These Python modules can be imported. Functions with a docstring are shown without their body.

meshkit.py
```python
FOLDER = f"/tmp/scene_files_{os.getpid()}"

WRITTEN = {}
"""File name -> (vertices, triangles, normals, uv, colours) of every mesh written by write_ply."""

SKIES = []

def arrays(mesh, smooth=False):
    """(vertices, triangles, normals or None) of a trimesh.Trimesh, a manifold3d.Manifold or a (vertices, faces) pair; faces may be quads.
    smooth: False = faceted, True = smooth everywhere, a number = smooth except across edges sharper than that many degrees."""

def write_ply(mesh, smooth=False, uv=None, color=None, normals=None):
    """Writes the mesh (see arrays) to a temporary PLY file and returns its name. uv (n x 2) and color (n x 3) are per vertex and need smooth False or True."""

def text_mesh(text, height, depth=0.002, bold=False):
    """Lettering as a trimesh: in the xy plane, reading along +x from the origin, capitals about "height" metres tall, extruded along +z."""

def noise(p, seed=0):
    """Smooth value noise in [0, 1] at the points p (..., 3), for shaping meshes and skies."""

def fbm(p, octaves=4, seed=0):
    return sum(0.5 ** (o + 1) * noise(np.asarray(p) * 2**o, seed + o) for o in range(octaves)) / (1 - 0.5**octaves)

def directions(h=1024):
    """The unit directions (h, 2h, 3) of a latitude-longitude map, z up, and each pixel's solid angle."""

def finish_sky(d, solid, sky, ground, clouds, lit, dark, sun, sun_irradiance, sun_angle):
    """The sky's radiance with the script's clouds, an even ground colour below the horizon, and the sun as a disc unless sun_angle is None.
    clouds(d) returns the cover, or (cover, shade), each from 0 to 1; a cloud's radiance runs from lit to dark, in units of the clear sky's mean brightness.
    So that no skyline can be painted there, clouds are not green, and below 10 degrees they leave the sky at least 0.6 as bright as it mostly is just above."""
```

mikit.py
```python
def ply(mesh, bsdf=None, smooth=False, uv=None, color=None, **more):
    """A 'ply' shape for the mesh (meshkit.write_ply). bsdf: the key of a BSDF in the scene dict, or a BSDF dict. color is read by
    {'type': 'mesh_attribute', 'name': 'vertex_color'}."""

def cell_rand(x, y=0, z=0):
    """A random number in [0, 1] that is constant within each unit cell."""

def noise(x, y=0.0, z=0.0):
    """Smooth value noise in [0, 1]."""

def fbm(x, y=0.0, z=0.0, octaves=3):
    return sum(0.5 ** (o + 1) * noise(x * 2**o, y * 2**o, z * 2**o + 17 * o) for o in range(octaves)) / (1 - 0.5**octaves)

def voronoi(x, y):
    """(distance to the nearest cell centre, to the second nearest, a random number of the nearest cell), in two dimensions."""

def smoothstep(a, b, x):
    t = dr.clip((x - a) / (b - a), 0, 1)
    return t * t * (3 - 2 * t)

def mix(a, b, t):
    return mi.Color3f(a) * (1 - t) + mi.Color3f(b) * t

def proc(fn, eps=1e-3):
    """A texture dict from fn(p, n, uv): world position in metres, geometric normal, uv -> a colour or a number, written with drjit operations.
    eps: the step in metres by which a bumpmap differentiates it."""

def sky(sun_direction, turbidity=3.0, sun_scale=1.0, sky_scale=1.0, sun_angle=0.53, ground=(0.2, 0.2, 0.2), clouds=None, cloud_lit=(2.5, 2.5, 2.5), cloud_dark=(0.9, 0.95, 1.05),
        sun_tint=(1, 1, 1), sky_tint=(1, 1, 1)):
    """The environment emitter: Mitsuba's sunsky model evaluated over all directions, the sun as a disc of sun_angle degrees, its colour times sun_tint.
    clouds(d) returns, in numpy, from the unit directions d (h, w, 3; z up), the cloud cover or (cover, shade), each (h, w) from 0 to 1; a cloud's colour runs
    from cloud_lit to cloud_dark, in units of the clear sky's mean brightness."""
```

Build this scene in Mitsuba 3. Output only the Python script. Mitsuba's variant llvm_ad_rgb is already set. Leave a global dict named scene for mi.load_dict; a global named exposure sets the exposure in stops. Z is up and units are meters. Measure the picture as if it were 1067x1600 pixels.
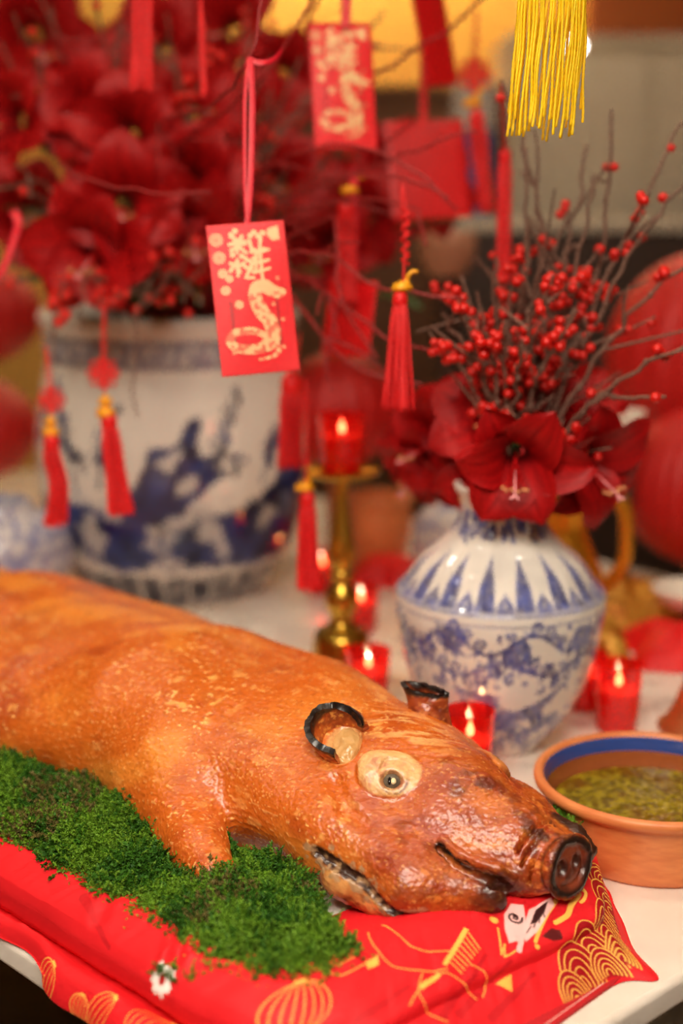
import math, random
import numpy as np, trimesh, mitsuba as mi, drjit as dr
import mikit, meshkit
from mikit import noise, fbm, smoothstep, mix
T = mi.ScalarTransform4f
scene, labels = {}, {}
rng = np.random.default_rng(7)
random.seed(7)

# ------------------------------------------------------------------ camera, lights, exposure
scene['camera'] = {
    'type': 'thinlens', 'fov': 26.99, 'fov_axis': 'x', 'near_clip': 0.05, 'far_clip': 50.0,
    'aperture_radius': 0.0145, 'focus_distance': 1.385,
    'to_world': T().look_at(origin=[0, 0, 0.70], target=[0, 0.97553, 0.70 - 0.21985], up=[0, 0, 1])}
exposure = 0.0
CEIL = 1.95
FILL_PANEL = (17.5, 15.6, 13.0)       # added soft fill panel on the ceiling, in place of bounced flash
SPOT = (400.0, 330.0, 245.0)     # recessed downlights
ADDED_WASH = (44.0, 31.0, 15.0)        # added unseen lamp that brightens the yellow wall
BULB = (60.0, 47.0, 26.0)        # globe bulb on the far wall
FLAME = (95.0, 52.0, 18.0)

def rgb(r, g, b):
    """sRGB 0-255 to linear."""
    c = np.array([r, g, b], float) / 255
    return [float(x) for x in np.where(c < .04045, c / 12.92, ((c + .055) / 1.055) ** 2.4)]

# ------------------------------------------------------------------ materials
def principled(color, rough=.5, **k):
    c = {'type': 'rgb', 'value': list(color)} if not isinstance(color, dict) else color
    return {'type': 'principled', 'base_color': c, 'roughness': rough, **k}
def two(b): return {'type': 'twosided', 'bsdf': b}
def mat(name, b): scene['mat_' + name] = b; return 'mat_' + name
VC = {'type': 'mesh_attribute', 'name': 'vertex_color'}

def marble_fn(p, n, uv):
    w = fbm(p.x * 5, p.y * 5, p.z * 5, 4)
    v = dr.abs(fbm(p.x * 4 + w * 2.2, p.y * 4 + w * 1.5, p.z * 4, 4) - .5)
    vein = 1 - smoothstep(0.0, .035, v)
    cl = smoothstep(.35, .75, fbm(p.x * 9 + 3, p.y * 9, p.z * 9, 4))
    return mix(mix(rgb(232, 221, 208), rgb(208, 194, 178), cl * .6), rgb(150, 138, 128), vein * .45)
M_MARBLE = mat('marble', principled(mikit.proc(marble_fn), .22, specular=.5))
M_WALLY = mat('wall_yellow', two(principled(rgb(240, 186, 96), .8)))
M_WALL = mat('wall_plain', two(principled(rgb(150, 120, 90), .8)))
M_CEIL = mat('ceiling', two(principled(rgb(235, 228, 215), .9)))
def floor_fn(p, n, uv):
    return mix(rgb(70, 48, 32), rgb(40, 26, 17), fbm(p.x * 3, p.y * 20, 0, 3))
M_FLOOR = mat('floor', principled(mikit.proc(floor_fn), .5))
M_GREY = mat('grey_panel', principled(rgb(208, 196, 176), .5))
M_DKWOOD = mat('dark_wood', principled(rgb(62, 44, 34), .5))
M_BROWN = mat('brown', principled(rgb(110, 70, 40), .6))
M_WHITEP = mat('white_paint', principled(rgb(225, 220, 212), .5))
M_BLUEP = mat('blue_paint', principled(rgb(40, 80, 150), .5))
M_CERAMIC = mat('ceramic', principled(VC, .07, specular=.5))
M_VC_CLOTH = mat('printed_cloth', two(principled(VC, .62, specular=.3, sheen=.3)))
M_VC_PAPER = mat('printed_paper', two(principled(VC, .42, specular=.5)))
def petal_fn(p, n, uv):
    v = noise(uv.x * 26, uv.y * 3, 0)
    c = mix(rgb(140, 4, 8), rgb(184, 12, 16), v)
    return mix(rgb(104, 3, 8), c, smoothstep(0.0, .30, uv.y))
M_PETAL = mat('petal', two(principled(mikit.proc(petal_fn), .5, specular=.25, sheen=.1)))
M_BERRY = mat('berry', principled(rgb(208, 22, 16), .28, specular=.5))
M_STEM = mat('stem', principled(rgb(112, 80, 66), .7))
M_CABLE = mat('cable', principled(rgb(40, 36, 32), .6))
M_REDTWIG = mat('red_twig', principled(rgb(140, 16, 20), .5))
M_LEAF = mat('leaf', two(principled(rgb(40, 70, 26), .45)))
M_ANTHER = mat('anther', principled(rgb(196, 130, 84), .6))
M_STIGMA = mat('stigma', principled(rgb(240, 160, 165), .6))
M_REDSILK = mat('red_silk', two(principled(rgb(222, 18, 22), .45, specular=.4, sheen=.6)))
M_REDPAPER = mat('red_paper', two(principled(rgb(214, 14, 20), .5)))
M_RIBBON = mat('ribbon', two(principled(rgb(208, 14, 40), .42, specular=.4)))
M_YELLOW = mat('yellow_cord', principled(rgb(250, 208, 14), .5, sheen=.3))
M_CHARM = mat('gold_charm', principled(rgb(244, 168, 24), .32, specular=.6, metallic=.25))
M_BRASS = mat('brass', principled(rgb(206, 164, 66), .24, metallic=1.0))
M_GOLD = mat('gold', principled(rgb(226, 158, 44), .35, metallic=.75))
M_COPPER = mat('copper', principled(rgb(176, 96, 52), .35, metallic=.5))
scene['clear_red_glass'] = {'type': 'thindielectric', 'int_ior': 1.5, 'specular_transmittance': {'type': 'rgb', 'value': [.93, .035, .035]}}
scene['frosted_red_glass'] = {'type': 'principledthin', 'base_color': {'type': 'rgb', 'value': [.80, .022, .022]}, 'roughness': .4, 'diff_trans': 1.3}
M_GLASSRED = mat('red_glass', {'type': 'blendbsdf', 'weight': .22, 'clear': {'type': 'ref', 'id': 'clear_red_glass'}, 'frosted': {'type': 'ref', 'id': 'frosted_red_glass'}})
M_WAX = mat('wax', {'type': 'principledthin', 'base_color': {'type': 'rgb', 'value': rgb(250, 200, 180)}, 'roughness': .6, 'diff_trans': 1.1})
M_WICK = mat('wick', principled(rgb(30, 22, 18), .8))
M_LANTERN = mat('lantern_silk', two(principled(rgb(184, 16, 13), .55, sheen=.4)))
M_SOIL = mat('soil', principled(rgb(40, 30, 24), .9))
M_PEACH = mat('peach', principled(rgb(206, 150, 120), .4))
M_PORCELAIN = mat('porcelain', principled(rgb(236, 226, 212), .15))

# ------------------------------------------------------------------ mesh helpers
def norm(v): v = np.asarray(v, float); return v / max(np.linalg.norm(v), 1e-12)
def merge(ms):
    vs, fs, k = [], [], 0
    for v, f in ms:
        vs.append(v); fs.append(np.asarray(f) + k); k += len(v)
    return np.vstack(vs), np.vstack(fs)
def tri(q): q = np.asarray(q); return np.vstack([q[:, [0, 1, 2]], q[:, [0, 2, 3]]])
def grid_faces(nu, nv, wrap_u=False, wrap_v=False):
    i, j = np.meshgrid(np.arange(nu if wrap_u else nu - 1), np.arange(nv if wrap_v else nv - 1), indexing='ij')
    i, j = i.ravel(), j.ravel(); i2, j2 = (i + 1) % nu, (j + 1) % nv
    return tri(np.stack([i * nv + j, i2 * nv + j, i2 * nv + j2, i * nv + j2], 1))
def lathe(prof, n=64, center=(0, 0, 0)):
    """prof: (r, z) from the bottom outside up; returns mesh, uv = (angle 0..1, index 0..1)."""
    p = np.asarray(prof, float); a = np.linspace(0, 2 * np.pi, n, endpoint=False)
    v = np.stack([p[None, :, 0] * np.cos(a)[:, None], p[None, :, 0] * np.sin(a)[:, None], np.broadcast_to(p[:, 1], (n, len(p)))], -1)
    return (v.reshape(-1, 3) + np.asarray(center), grid_faces(n, len(p), wrap_u=True))
def smooth_profile(pts, n):
    """Catmull-Rom through the points."""
    p = np.asarray(pts, float); d = np.r_[0, np.cumsum(np.sqrt((np.diff(p, axis=0) ** 2).sum(1)))]
    from scipy.interpolate import PchipInterpolator
    t = np.linspace(0, d[-1], n)
    return np.stack([PchipInterpolator(d, p[:, k])(t) for k in range(p.shape[1])], 1)
def frames(p):
    t = np.gradient(p, axis=0); t /= np.linalg.norm(t, axis=1, keepdims=True) + 1e-12
    a = np.zeros_like(p); ref = np.array([0, 0, 1.]) if abs(t[0][2]) < .9 else np.array([1., 0, 0])
    x = norm(np.cross(t[0], ref))
    for i in range(len(p)):
        x = norm(x - t[i] * (x @ t[i])); a[i] = x
    return t, a, np.cross(t, a)
def tube(pts, rad, sides=8, cap=True):
    p = np.asarray(pts, float); r = np.broadcast_to(np.asarray(rad, float), (len(p),))
    t, a, b = frames(p); g = np.arange(sides) * 2 * np.pi / sides
    v = p[:, None] + r[:, None, None] * (np.cos(g)[None, :, None] * a[:, None] + np.sin(g)[None, :, None] * b[:, None])
    v = v.reshape(-1, 3); f = grid_faces(len(p), sides, wrap_v=True)[:, ::-1]
    if cap:
        k = len(v); v = np.vstack([v, p[0], p[-1]]); j = np.arange(sides); o = (len(p) - 1) * sides
        f = np.vstack([f, np.stack([j, (j + 1) % sides, j * 0 + k], 1)[:, ::-1], np.stack([o + j, o + (j + 1) % sides, j * 0 + k + 1], 1)])
    return v, f
def ribbon(pts, width, side, thick=.0006):
    """A flat band along the points, its width along 'side'."""
    p = np.asarray(pts, float); w = np.broadcast_to(np.asarray(width, float), (len(p),))
    s = np.asarray(side, float); t = np.gradient(p, axis=0); t /= np.linalg.norm(t, axis=1, keepdims=True)
    if s.ndim == 1: s = np.broadcast_to(s, p.shape)
    n = np.cross(t, s); n /= np.linalg.norm(n, axis=1, keepdims=True) + 1e-9
    q = np.stack([p - s * w[:, None] / 2 - n * thick, p + s * w[:, None] / 2 - n * thick, p + s * w[:, None] / 2 + n * thick, p - s * w[:, None] / 2 + n * thick], 1)
    f = grid_faces(len(p), 4, wrap_v=True); o = (len(p) - 1) * 4
    return q.reshape(-1, 3), np.vstack([f, [[0, 1, 2], [0, 2, 3], [o, o + 2, o + 1], [o, o + 3, o + 2]]])
def bez(*c, n=14):
    """Catmull-Rom curve through control points."""
    return smooth_profile(c, n)
def box(size, center=(0, 0, 0), bevel=0.0):
    import manifold3d as m3
    s = np.asarray(size, float)
    if bevel <= 0:
        m = trimesh.creation.box(s); return np.array(m.vertices) + center, np.array(m.faces)
    h = s / 2 - bevel; pts = []
    base = trimesh.creation.icosphere(2, bevel).vertices
    for c in np.ndindex(2, 2, 2): pts.append(base + (np.array(c) * 2 - 1) * h)
    m = m3.Manifold.hull_points(np.vstack(pts)).to_mesh()
    return np.array(m.vert_properties[:, :3]) + center, np.array(m.tri_verts)
def ico(sub=2, r=1.0, center=(0, 0, 0), scale=(1, 1, 1)):
    m = trimesh.creation.icosphere(sub, r); return np.array(m.vertices) * scale + center, np.array(m.faces)
def basis(z, x=None):
    z = norm(z); x = np.array([1., 0, 0]) if x is None else np.asarray(x, float)
    if abs(norm(x) @ z) > .95: x = np.array([0, 1., 0])
    x = norm(x - z * (x @ z)); return np.stack([x, np.cross(z, x), z], 1)
def place(R, pos, s=1.0):
    m = np.eye(4); m[:3, :3] = np.asarray(R) * s; m[:3, 3] = pos; return T(m.tolist())
def move(m, R, pos): return m[0] @ np.asarray(R).T + np.asarray(pos), m[1]
def PL(m, b, smooth=40, **k): return mikit.ply(m, b, smooth=smooth, **k)
def key(name):
    if not any(k == name or k.startswith(name + '__') for k in scene) and name not in labels: return name
    i = 1
    while f'{name}_{i:03d}' in labels or f'{name}_{i:03d}' in scene: i += 1
    return f'{name}_{i:03d}'
def thing(name, label, cat, group=None, kind=None):
    k = key(name); labels[k] = {'label': label, 'category': cat}
    if group: labels[k]['group'] = group
    if kind: labels[k]['kind'] = kind
    return k
counts = {}
def part(t, name, shape, label=None):
    i = counts.get((t, name), -1) + 1; counts[(t, name)] = i
    k = f'{t}__{name}' + (f'_{i:03d}' if i else '')
    scene[k] = shape
    if label: labels[k] = {'label': label}
    return k
def struct(k, shape, label=None):
    scene[k] = shape; labels[k] = {'kind': 'structure', 'label': label or k.replace('_', ' ')}

# the table's own frame: X along its long side toward the front end, Y away from the near long side
TO, TX, TY = np.array([.092, 1.206, 0]), np.array([.7268, -.6868, 0]), np.array([.6868, .7268, 0])
TR = np.stack([TX, TY, [0, 0, 1.]], 1)
def LW(p): return np.asarray(p, float) @ TR.T + TO

# ------------------------------------------------------------------ the room
def slab(x0, x1, y0, y1, z0, z1, bevel=0): return box((x1 - x0, y1 - y0, z1 - z0), ((x0 + x1) / 2, (y0 + y1) / 2, (z0 + z1) / 2), bevel)
FZ = -.76
struct('floor', PL(slab(-3.2, 3.2, -2.6, 6.2, FZ - .1, FZ), M_FLOOR, False), 'dark brown floor below the table')
struct('ceiling', PL(slab(-3.2, 3.2, -2.6, 6.2, CEIL, CEIL + .1), M_CEIL, False))
struct('wall_back', PL(slab(-3.2, 3.2, 6.0, 6.15, FZ, CEIL), M_WALLY, False), 'warm yellow wall far behind the flowers')
struct('wall_left', PL(slab(-3.3, -3.2, -2.6, 6.2, FZ, CEIL), M_WALL, False))
struct('wall_right', PL(slab(3.2, 3.3, -2.6, 6.2, FZ, CEIL), M_WALL, False))
struct('wall_front', PL(slab(-3.2, 3.2, -2.7, -2.6, FZ, CEIL), M_WALL, False))

def area(rad, w=1.0): return {'type': 'area', 'radiance': {'type': 'rgb', 'value': list(rad)}, 'sampling_weight': w}
t = thing('added_fill_panel', 'added soft fill panel on the ceiling, standing in for bounced flash', 'ceiling light')  # made-up fixture, gives the soft light from above and behind the camera
px0, px1, py0, py1 = -.95, .55, -.90, .25
part(t, 'frame', PL(slab(px0 - .04, px1 + .04, py0 - .04, py1 + .04, CEIL - .03, CEIL), M_WHITEP, False))
v, f = slab(px0, px1, py0, py1, CEIL - .042, CEIL - .032)
part(t, 'diffuser', PL((v, f), M_WHITEP, False, emitter=area(FILL_PANEL, 14)))
for (x, y) in [(-1.5, 1.4), (-.75, 1.4), (0.0, 1.4), (.75, 1.4), (-1.1, 2.7), (.5, 2.9), (-.3, 5.4), (.75, 4.6)]:
    t = thing('downlight', 'small recessed ceiling spotlight', 'ceiling light', 'recessed ceiling spotlights')
    part(t, 'ring', PL(lathe([(.036, -.012), (.05, -.012), (.052, 0), (.036, 0), (.036, -.012)], 24, (x, y, CEIL)), M_WHITEP))
    part(t, 'lamp', PL(lathe([(.0001, -.006), (.034, -.006), (.034, -.001), (.0001, -.001)], 24, (x, y, CEIL))[0:2], M_WHITEP, False, emitter=area(SPOT, 1.6)))

t = thing('added_wall_lamp', 'added unseen long lamp that brightens the yellow wall', 'ceiling light')  # put in only to lift the dim back wall
part(t, 'housing', PL(slab(-1.0, 1.2, 5.62, 5.74, CEIL - .03, CEIL), M_WHITEP, False))
part(t, 'tube', PL(slab(-.98, 1.18, 5.64, 5.72, CEIL - .045, CEIL - .032), M_WHITEP, False, emitter=area(ADDED_WASH, 2)))

ORD = ['first', 'second', 'third', 'fourth', 'fifth', 'sixth', 'seventh', 'eighth', 'ninth', 'tenth', 'eleventh', 'twelfth', 'thirteenth', 'fourteenth', 'fifteenth', 'sixteenth', 'seventeenth', 'eighteenth', 'nineteenth', 'twentieth', 'twenty-first', 'twenty-second', 'twenty-third', 'twenty-fourth', 'twenty-fifth', 'twenty-sixth']
def by_place(points):
    """For each point its rank from the left as a word."""
    a = [p[0] / p[1] for p in points]; r = np.argsort(np.argsort(a)); return [ORD[i] for i in r]

# ------------------------------------------------------------------ far background
# grey cabinet wall on the right, dark counter in front of it
t = thing('grey_cabinet', 'tall grey panelled cabinet far behind the vase at the upper right', 'cabinet')
a, b = (0.5635, 4.924, 1.172), (1.494, 4.924, 1.172)
GX0, GX1, GY = a[0], b[0], a[1]
GT = a[2]
part(t, 'carcass', PL(slab(GX0, GX1, GY, GY + .5, FZ, GT), M_GREY, False))
part(t, 'cornice', PL(slab(GX0 - .01, GX1, GY - .02, GY + .52, GT, GT + .03), M_GREY, False))
w = (GX1 - GX0) / 2
for i in range(2):
    part(t, 'door', PL(slab(GX0 + w * i + .01, GX0 + w * (i + 1) - .01, GY - .02, GY - .002, .2, GT - .03, .004), M_GREY))
t = thing('back_counter', 'dark wooden counter with pale top in front of the grey cabinet', 'counter')
a, b = (0.4256, 4.082, 0.6193), (1.379, 4.082, 0.6193)
part(t, 'body', PL(slab(a[0] - .1, b[0], a[1], a[1] + .45, FZ, a[2] - .03), M_DKWOOD, False))
part(t, 'worktop', PL(slab(a[0] - .12, b[0], a[1] - .02, a[1] + .45, a[2] - .03, a[2], .004), M_GREY))
# brown shelf under the yellow wall, with packets on it
t = thing('brown_sideboard', 'brown wooden sideboard below the yellow wall', 'sideboard')
a, b = (-0.4577, 5.207, 1.06), (0.5994, 5.207, 1.06)
part(t, 'body', PL(slab(a[0], b[0], a[1], a[1] + .45, FZ, a[2] - .03, 0), M_BROWN, False))
part(t, 'top', PL(slab(a[0] - .02, b[0] + .02, a[1] - .03, a[1] + .47, a[2] - .03, a[2]), M_BROWN, False))
t = thing('white_and_blue_packet', 'white and blue packet standing by the brown sideboard', 'packet')
a, b = (0.3533, 4.585, 1.03), (0.4721, 4.492, 0.6209)
m = a[2] * .65 + b[2] * .35
part(t, 'white_half', PL(slab(a[0], b[0], a[1], a[1] + .1, m, a[2], .004), M_WHITEP), 'white upper half')
part(t, 'blue_half', PL(slab(a[0], b[0], a[1], a[1] + .1, b[2], m, .004), M_BLUEP), 'blue lower half')
part(t, 'stand', PL(slab(a[0] + .02, b[0] - .02, a[1] + .01, a[1] + .09, FZ, b[2]), M_DKWOOD, False))
t = thing('orange_pelmet', 'orange brown pelmet above the grey cabinet at the top right', 'pelmet')
a, b = (0.863, 5.197, 1.472), (1.557, 5.14, 1.218)
part(t, 'board', PL(slab(a[0], b[0], a[1], a[1] + .1, b[2], a[2], .01), M_COPPER))
t = thing('globe_bulb', 'glowing round bulb in front of the grey cabinet', 'lamp')
c = np.array((0.7234, 4.609, 1.138))
part(t, 'globe', PL(ico(3, .022, c), M_WHITEP, True, emitter=area(BULB, .8)))
part(t, 'cord', PL(tube([c + [0, 0, .023], [c[0], c[1], CEIL]], .003, 6), M_CABLE))
t = thing('pale_flower_pot', 'peach coloured round pot far behind between the two bouquets', 'pot')
a = np.array((0.2322, 3.148, 0.5694))
part(t, 'bowl', PL(lathe([(.0, -.05), (.035, -.05), (.06, -.01), (.062, .03), (.055, .045), (.05, .045), (.05, .0), (.0, -.02)], 32, a), M_PEACH))
part(t, 'pedestal', PL(lathe([(.0, FZ - a[2]), (.1, FZ - a[2]), (.03, -.3), (.03, -.05), (0, -.05)], 24, a), M_DKWOOD))

# ------------------------------------------------------------------ the table
ca, cb, cc, cd = LW((.150, -.273, 0)), LW((.27, 1.3, 0)), LW((-2.3, 1.45, 0)), LW((-2.3, -.20, 0))
t = thing('marble_table', 'white marble topped table that carries the whole display', 'table')
from shapely.geometry import Polygon
def poly_slab(pts, z0, z1, r=.008):
    rings = [(0, z0), (0, z0)]
    P = Polygon([p[:2] for p in pts]).buffer(-.02).buffer(.02, quad_segs=6)
    out = []
    n = 400
    prof = [(-r, z0)] + [(-r + r * math.sin(a), z0 + r - r * math.cos(a)) for a in np.linspace(.3, math.pi / 2, 4)] + [(-r + r * math.cos(a), z1 - r + r * math.sin(a)) for a in np.linspace(0, math.pi / 2, 6)]
    ring = np.array([P.exterior.interpolate(i / n, normalized=True).coords[0] for i in range(n)])
    c = ring.mean(0)
    tn = np.roll(ring, -1, 0) - np.roll(ring, 1, 0); nn = np.stack([tn[:, 1], -tn[:, 0]], 1); nn /= np.linalg.norm(nn, axis=1, keepdims=True)
    if P.exterior.is_ccw is False: nn = -nn
    v = np.stack([np.c_[ring + nn * o, np.full(n, z)] for o, z in prof], 1).reshape(-1, 3)
    f = grid_faces(n, len(prof), wrap_u=True)
    k = len(v); v = np.vstack([v, [*c, z0], [*c, z1]]); j = np.arange(n); L = len(prof)
    f = np.vstack([f, np.stack([j * L, ((j + 1) % n) * L, j * 0 + k], 1), np.stack([j * L + L - 1, ((j + 1) % n) * L + L - 1, j * 0 + k + 1], 1)])
    return v, f[:, ::-1] if not P.exterior.is_ccw else f
part(t, 'tabletop', PL(poly_slab([ca, cb, cc, cd], -.032, 0.0), M_MARBLE, 30))
for x, y in [(-.05, .0), (-.05, 1.1), (-2.1, .0), (-2.1, 1.2)]:
    q = LW((x, y, 0)); part(t, 'leg', PL(slab(q[0] - .03, q[0] + .03, q[1] - .03, q[1] + .03, FZ, -.032, .004), M_DKWOOD))

# ------------------------------------------------------------------ paint for blue and white ware
def seg_dist(X, Y, pts):
    d = np.full(X.shape, 9.9e9); w = np.zeros(X.shape); L = len(pts) - 1
    for i in range(L):
        (ax, ay), (bx, by) = pts[i][:2], pts[i + 1][:2]
        ux, uy = bx - ax, by - ay
        s = np.clip(((X - ax) * ux + (Y - ay) * uy) / (ux * ux + uy * uy + 1e-12), 0, 1)
        e = np.hypot(X - ax - s * ux, Y - ay - s * uy)
        w = np.where(e < d, (i + s) / L, w); d = np.minimum(d, e)
    return d, w
class Paint:
    """Ink on a surface with flat coordinates X, Y: each stroke or shape darkens the mask."""
    def __init__(self, X, Y): self.X, self.Y, self.m = X, Y, np.zeros(X.shape)
    def box(self, pts, pad):
        p = np.asarray(pts, float)
        return np.nonzero((self.X > p[:, 0].min() - pad) & (self.X < p[:, 0].max() + pad) & (self.Y > p[:, 1].min() - pad) & (self.Y < p[:, 1].max() + pad))
    def stroke(self, pts, w0, w1=None, ink=1.0, soft=.25):
        w1 = w0 if w1 is None else w1
        i = self.box([p[:2] for p in pts], max(w0, w1) * 1.3)
        if not len(i[0]): return
        d, s = seg_dist(self.X[i], self.Y[i], pts); w = w0 + (w1 - w0) * s
        v = np.clip((w - d) / (w * soft + 1e-9), 0, 1) * ink
        self.m[i] = np.maximum(self.m[i], v)
    def poly(self, pts, ink=1.0, hole=False, soft=1.5):
        import shapely
        P = Polygon(pts).buffer(0); i = self.box(pts, 3 * soft)
        if not len(i[0]): return
        x, y = self.X[i], self.Y[i]
        d, _ = seg_dist(x, y, list(pts) + [pts[0]])
        sd = np.where(shapely.contains_xy(P, x, y), d, -d)
        v = np.clip(.5 + sd / (2 * soft), 0, 1)
        self.m[i] = self.m[i] * (1 - v * ink) if hole else np.maximum(self.m[i], v * ink)
    def blob(self, x, y, r, ink=1.0, hole=False):
        a = np.linspace(0, 2 * np.pi, 14, endpoint=False)
        self.poly([(x + r * np.cos(t), y + r * np.sin(t)) for t in a], ink, hole, soft=r * .2)
    def spiral(self, x, y, r, turns, a0, w, sgn=1, ink=1.0):
        a = np.linspace(0, turns * 2 * np.pi, int(10 * turns) + 3); rr = r * (1 - .85 * a / a[-1])
        self.stroke([(x + q * np.cos(a0 + sgn * t), y + q * np.sin(a0 + sgn * t)) for q, t in zip(rr, a)], w, w * .6, ink)
def painted_lathe(t, name, prof, center, n, paint_fn, white, blues, front=-math.pi / 2):
    """Lathe with ink from paint_fn(Paint, angle from the front in radians, height)."""
    nf = int(n * .5); nb = n // 9                          # finer on the side that shows
    ang = front + np.r_[np.linspace(-1.75, 1.75, nf), np.linspace(1.75, 2 * np.pi - 1.75, nb + 2)[1:-1]]; n = nf + nb
    pr_ = np.asarray(prof, float)
    v_ = np.stack([pr_[None, :, 0] * np.cos(ang)[:, None], pr_[None, :, 0] * np.sin(ang)[:, None], np.broadcast_to(pr_[:, 1], (n, len(pr_)))], -1)
    m = (v_.reshape(-1, 3) + np.asarray(center), grid_faces(n, len(pr_), wrap_u=True))
    a = (ang[:, None] - front + np.pi) % (2 * np.pi) - np.pi
    A = np.broadcast_to(a, (n, len(prof))).copy(); Zh = np.broadcast_to(np.asarray(prof)[:, 1], (n, len(prof))).copy()
    ink, shade = paint_fn(A, Zh)
    w, b0, b1 = (np.array(rgb(*c)) for c in (white, *blues))
    blue = b0 + (b1 - b0) * shade[..., None]
    col = w * (1 - ink[..., None]) + blue * ink[..., None]
    return part(t, name, PL(m, M_CERAMIC, True, color=col.reshape(-1, 3)))

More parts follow.
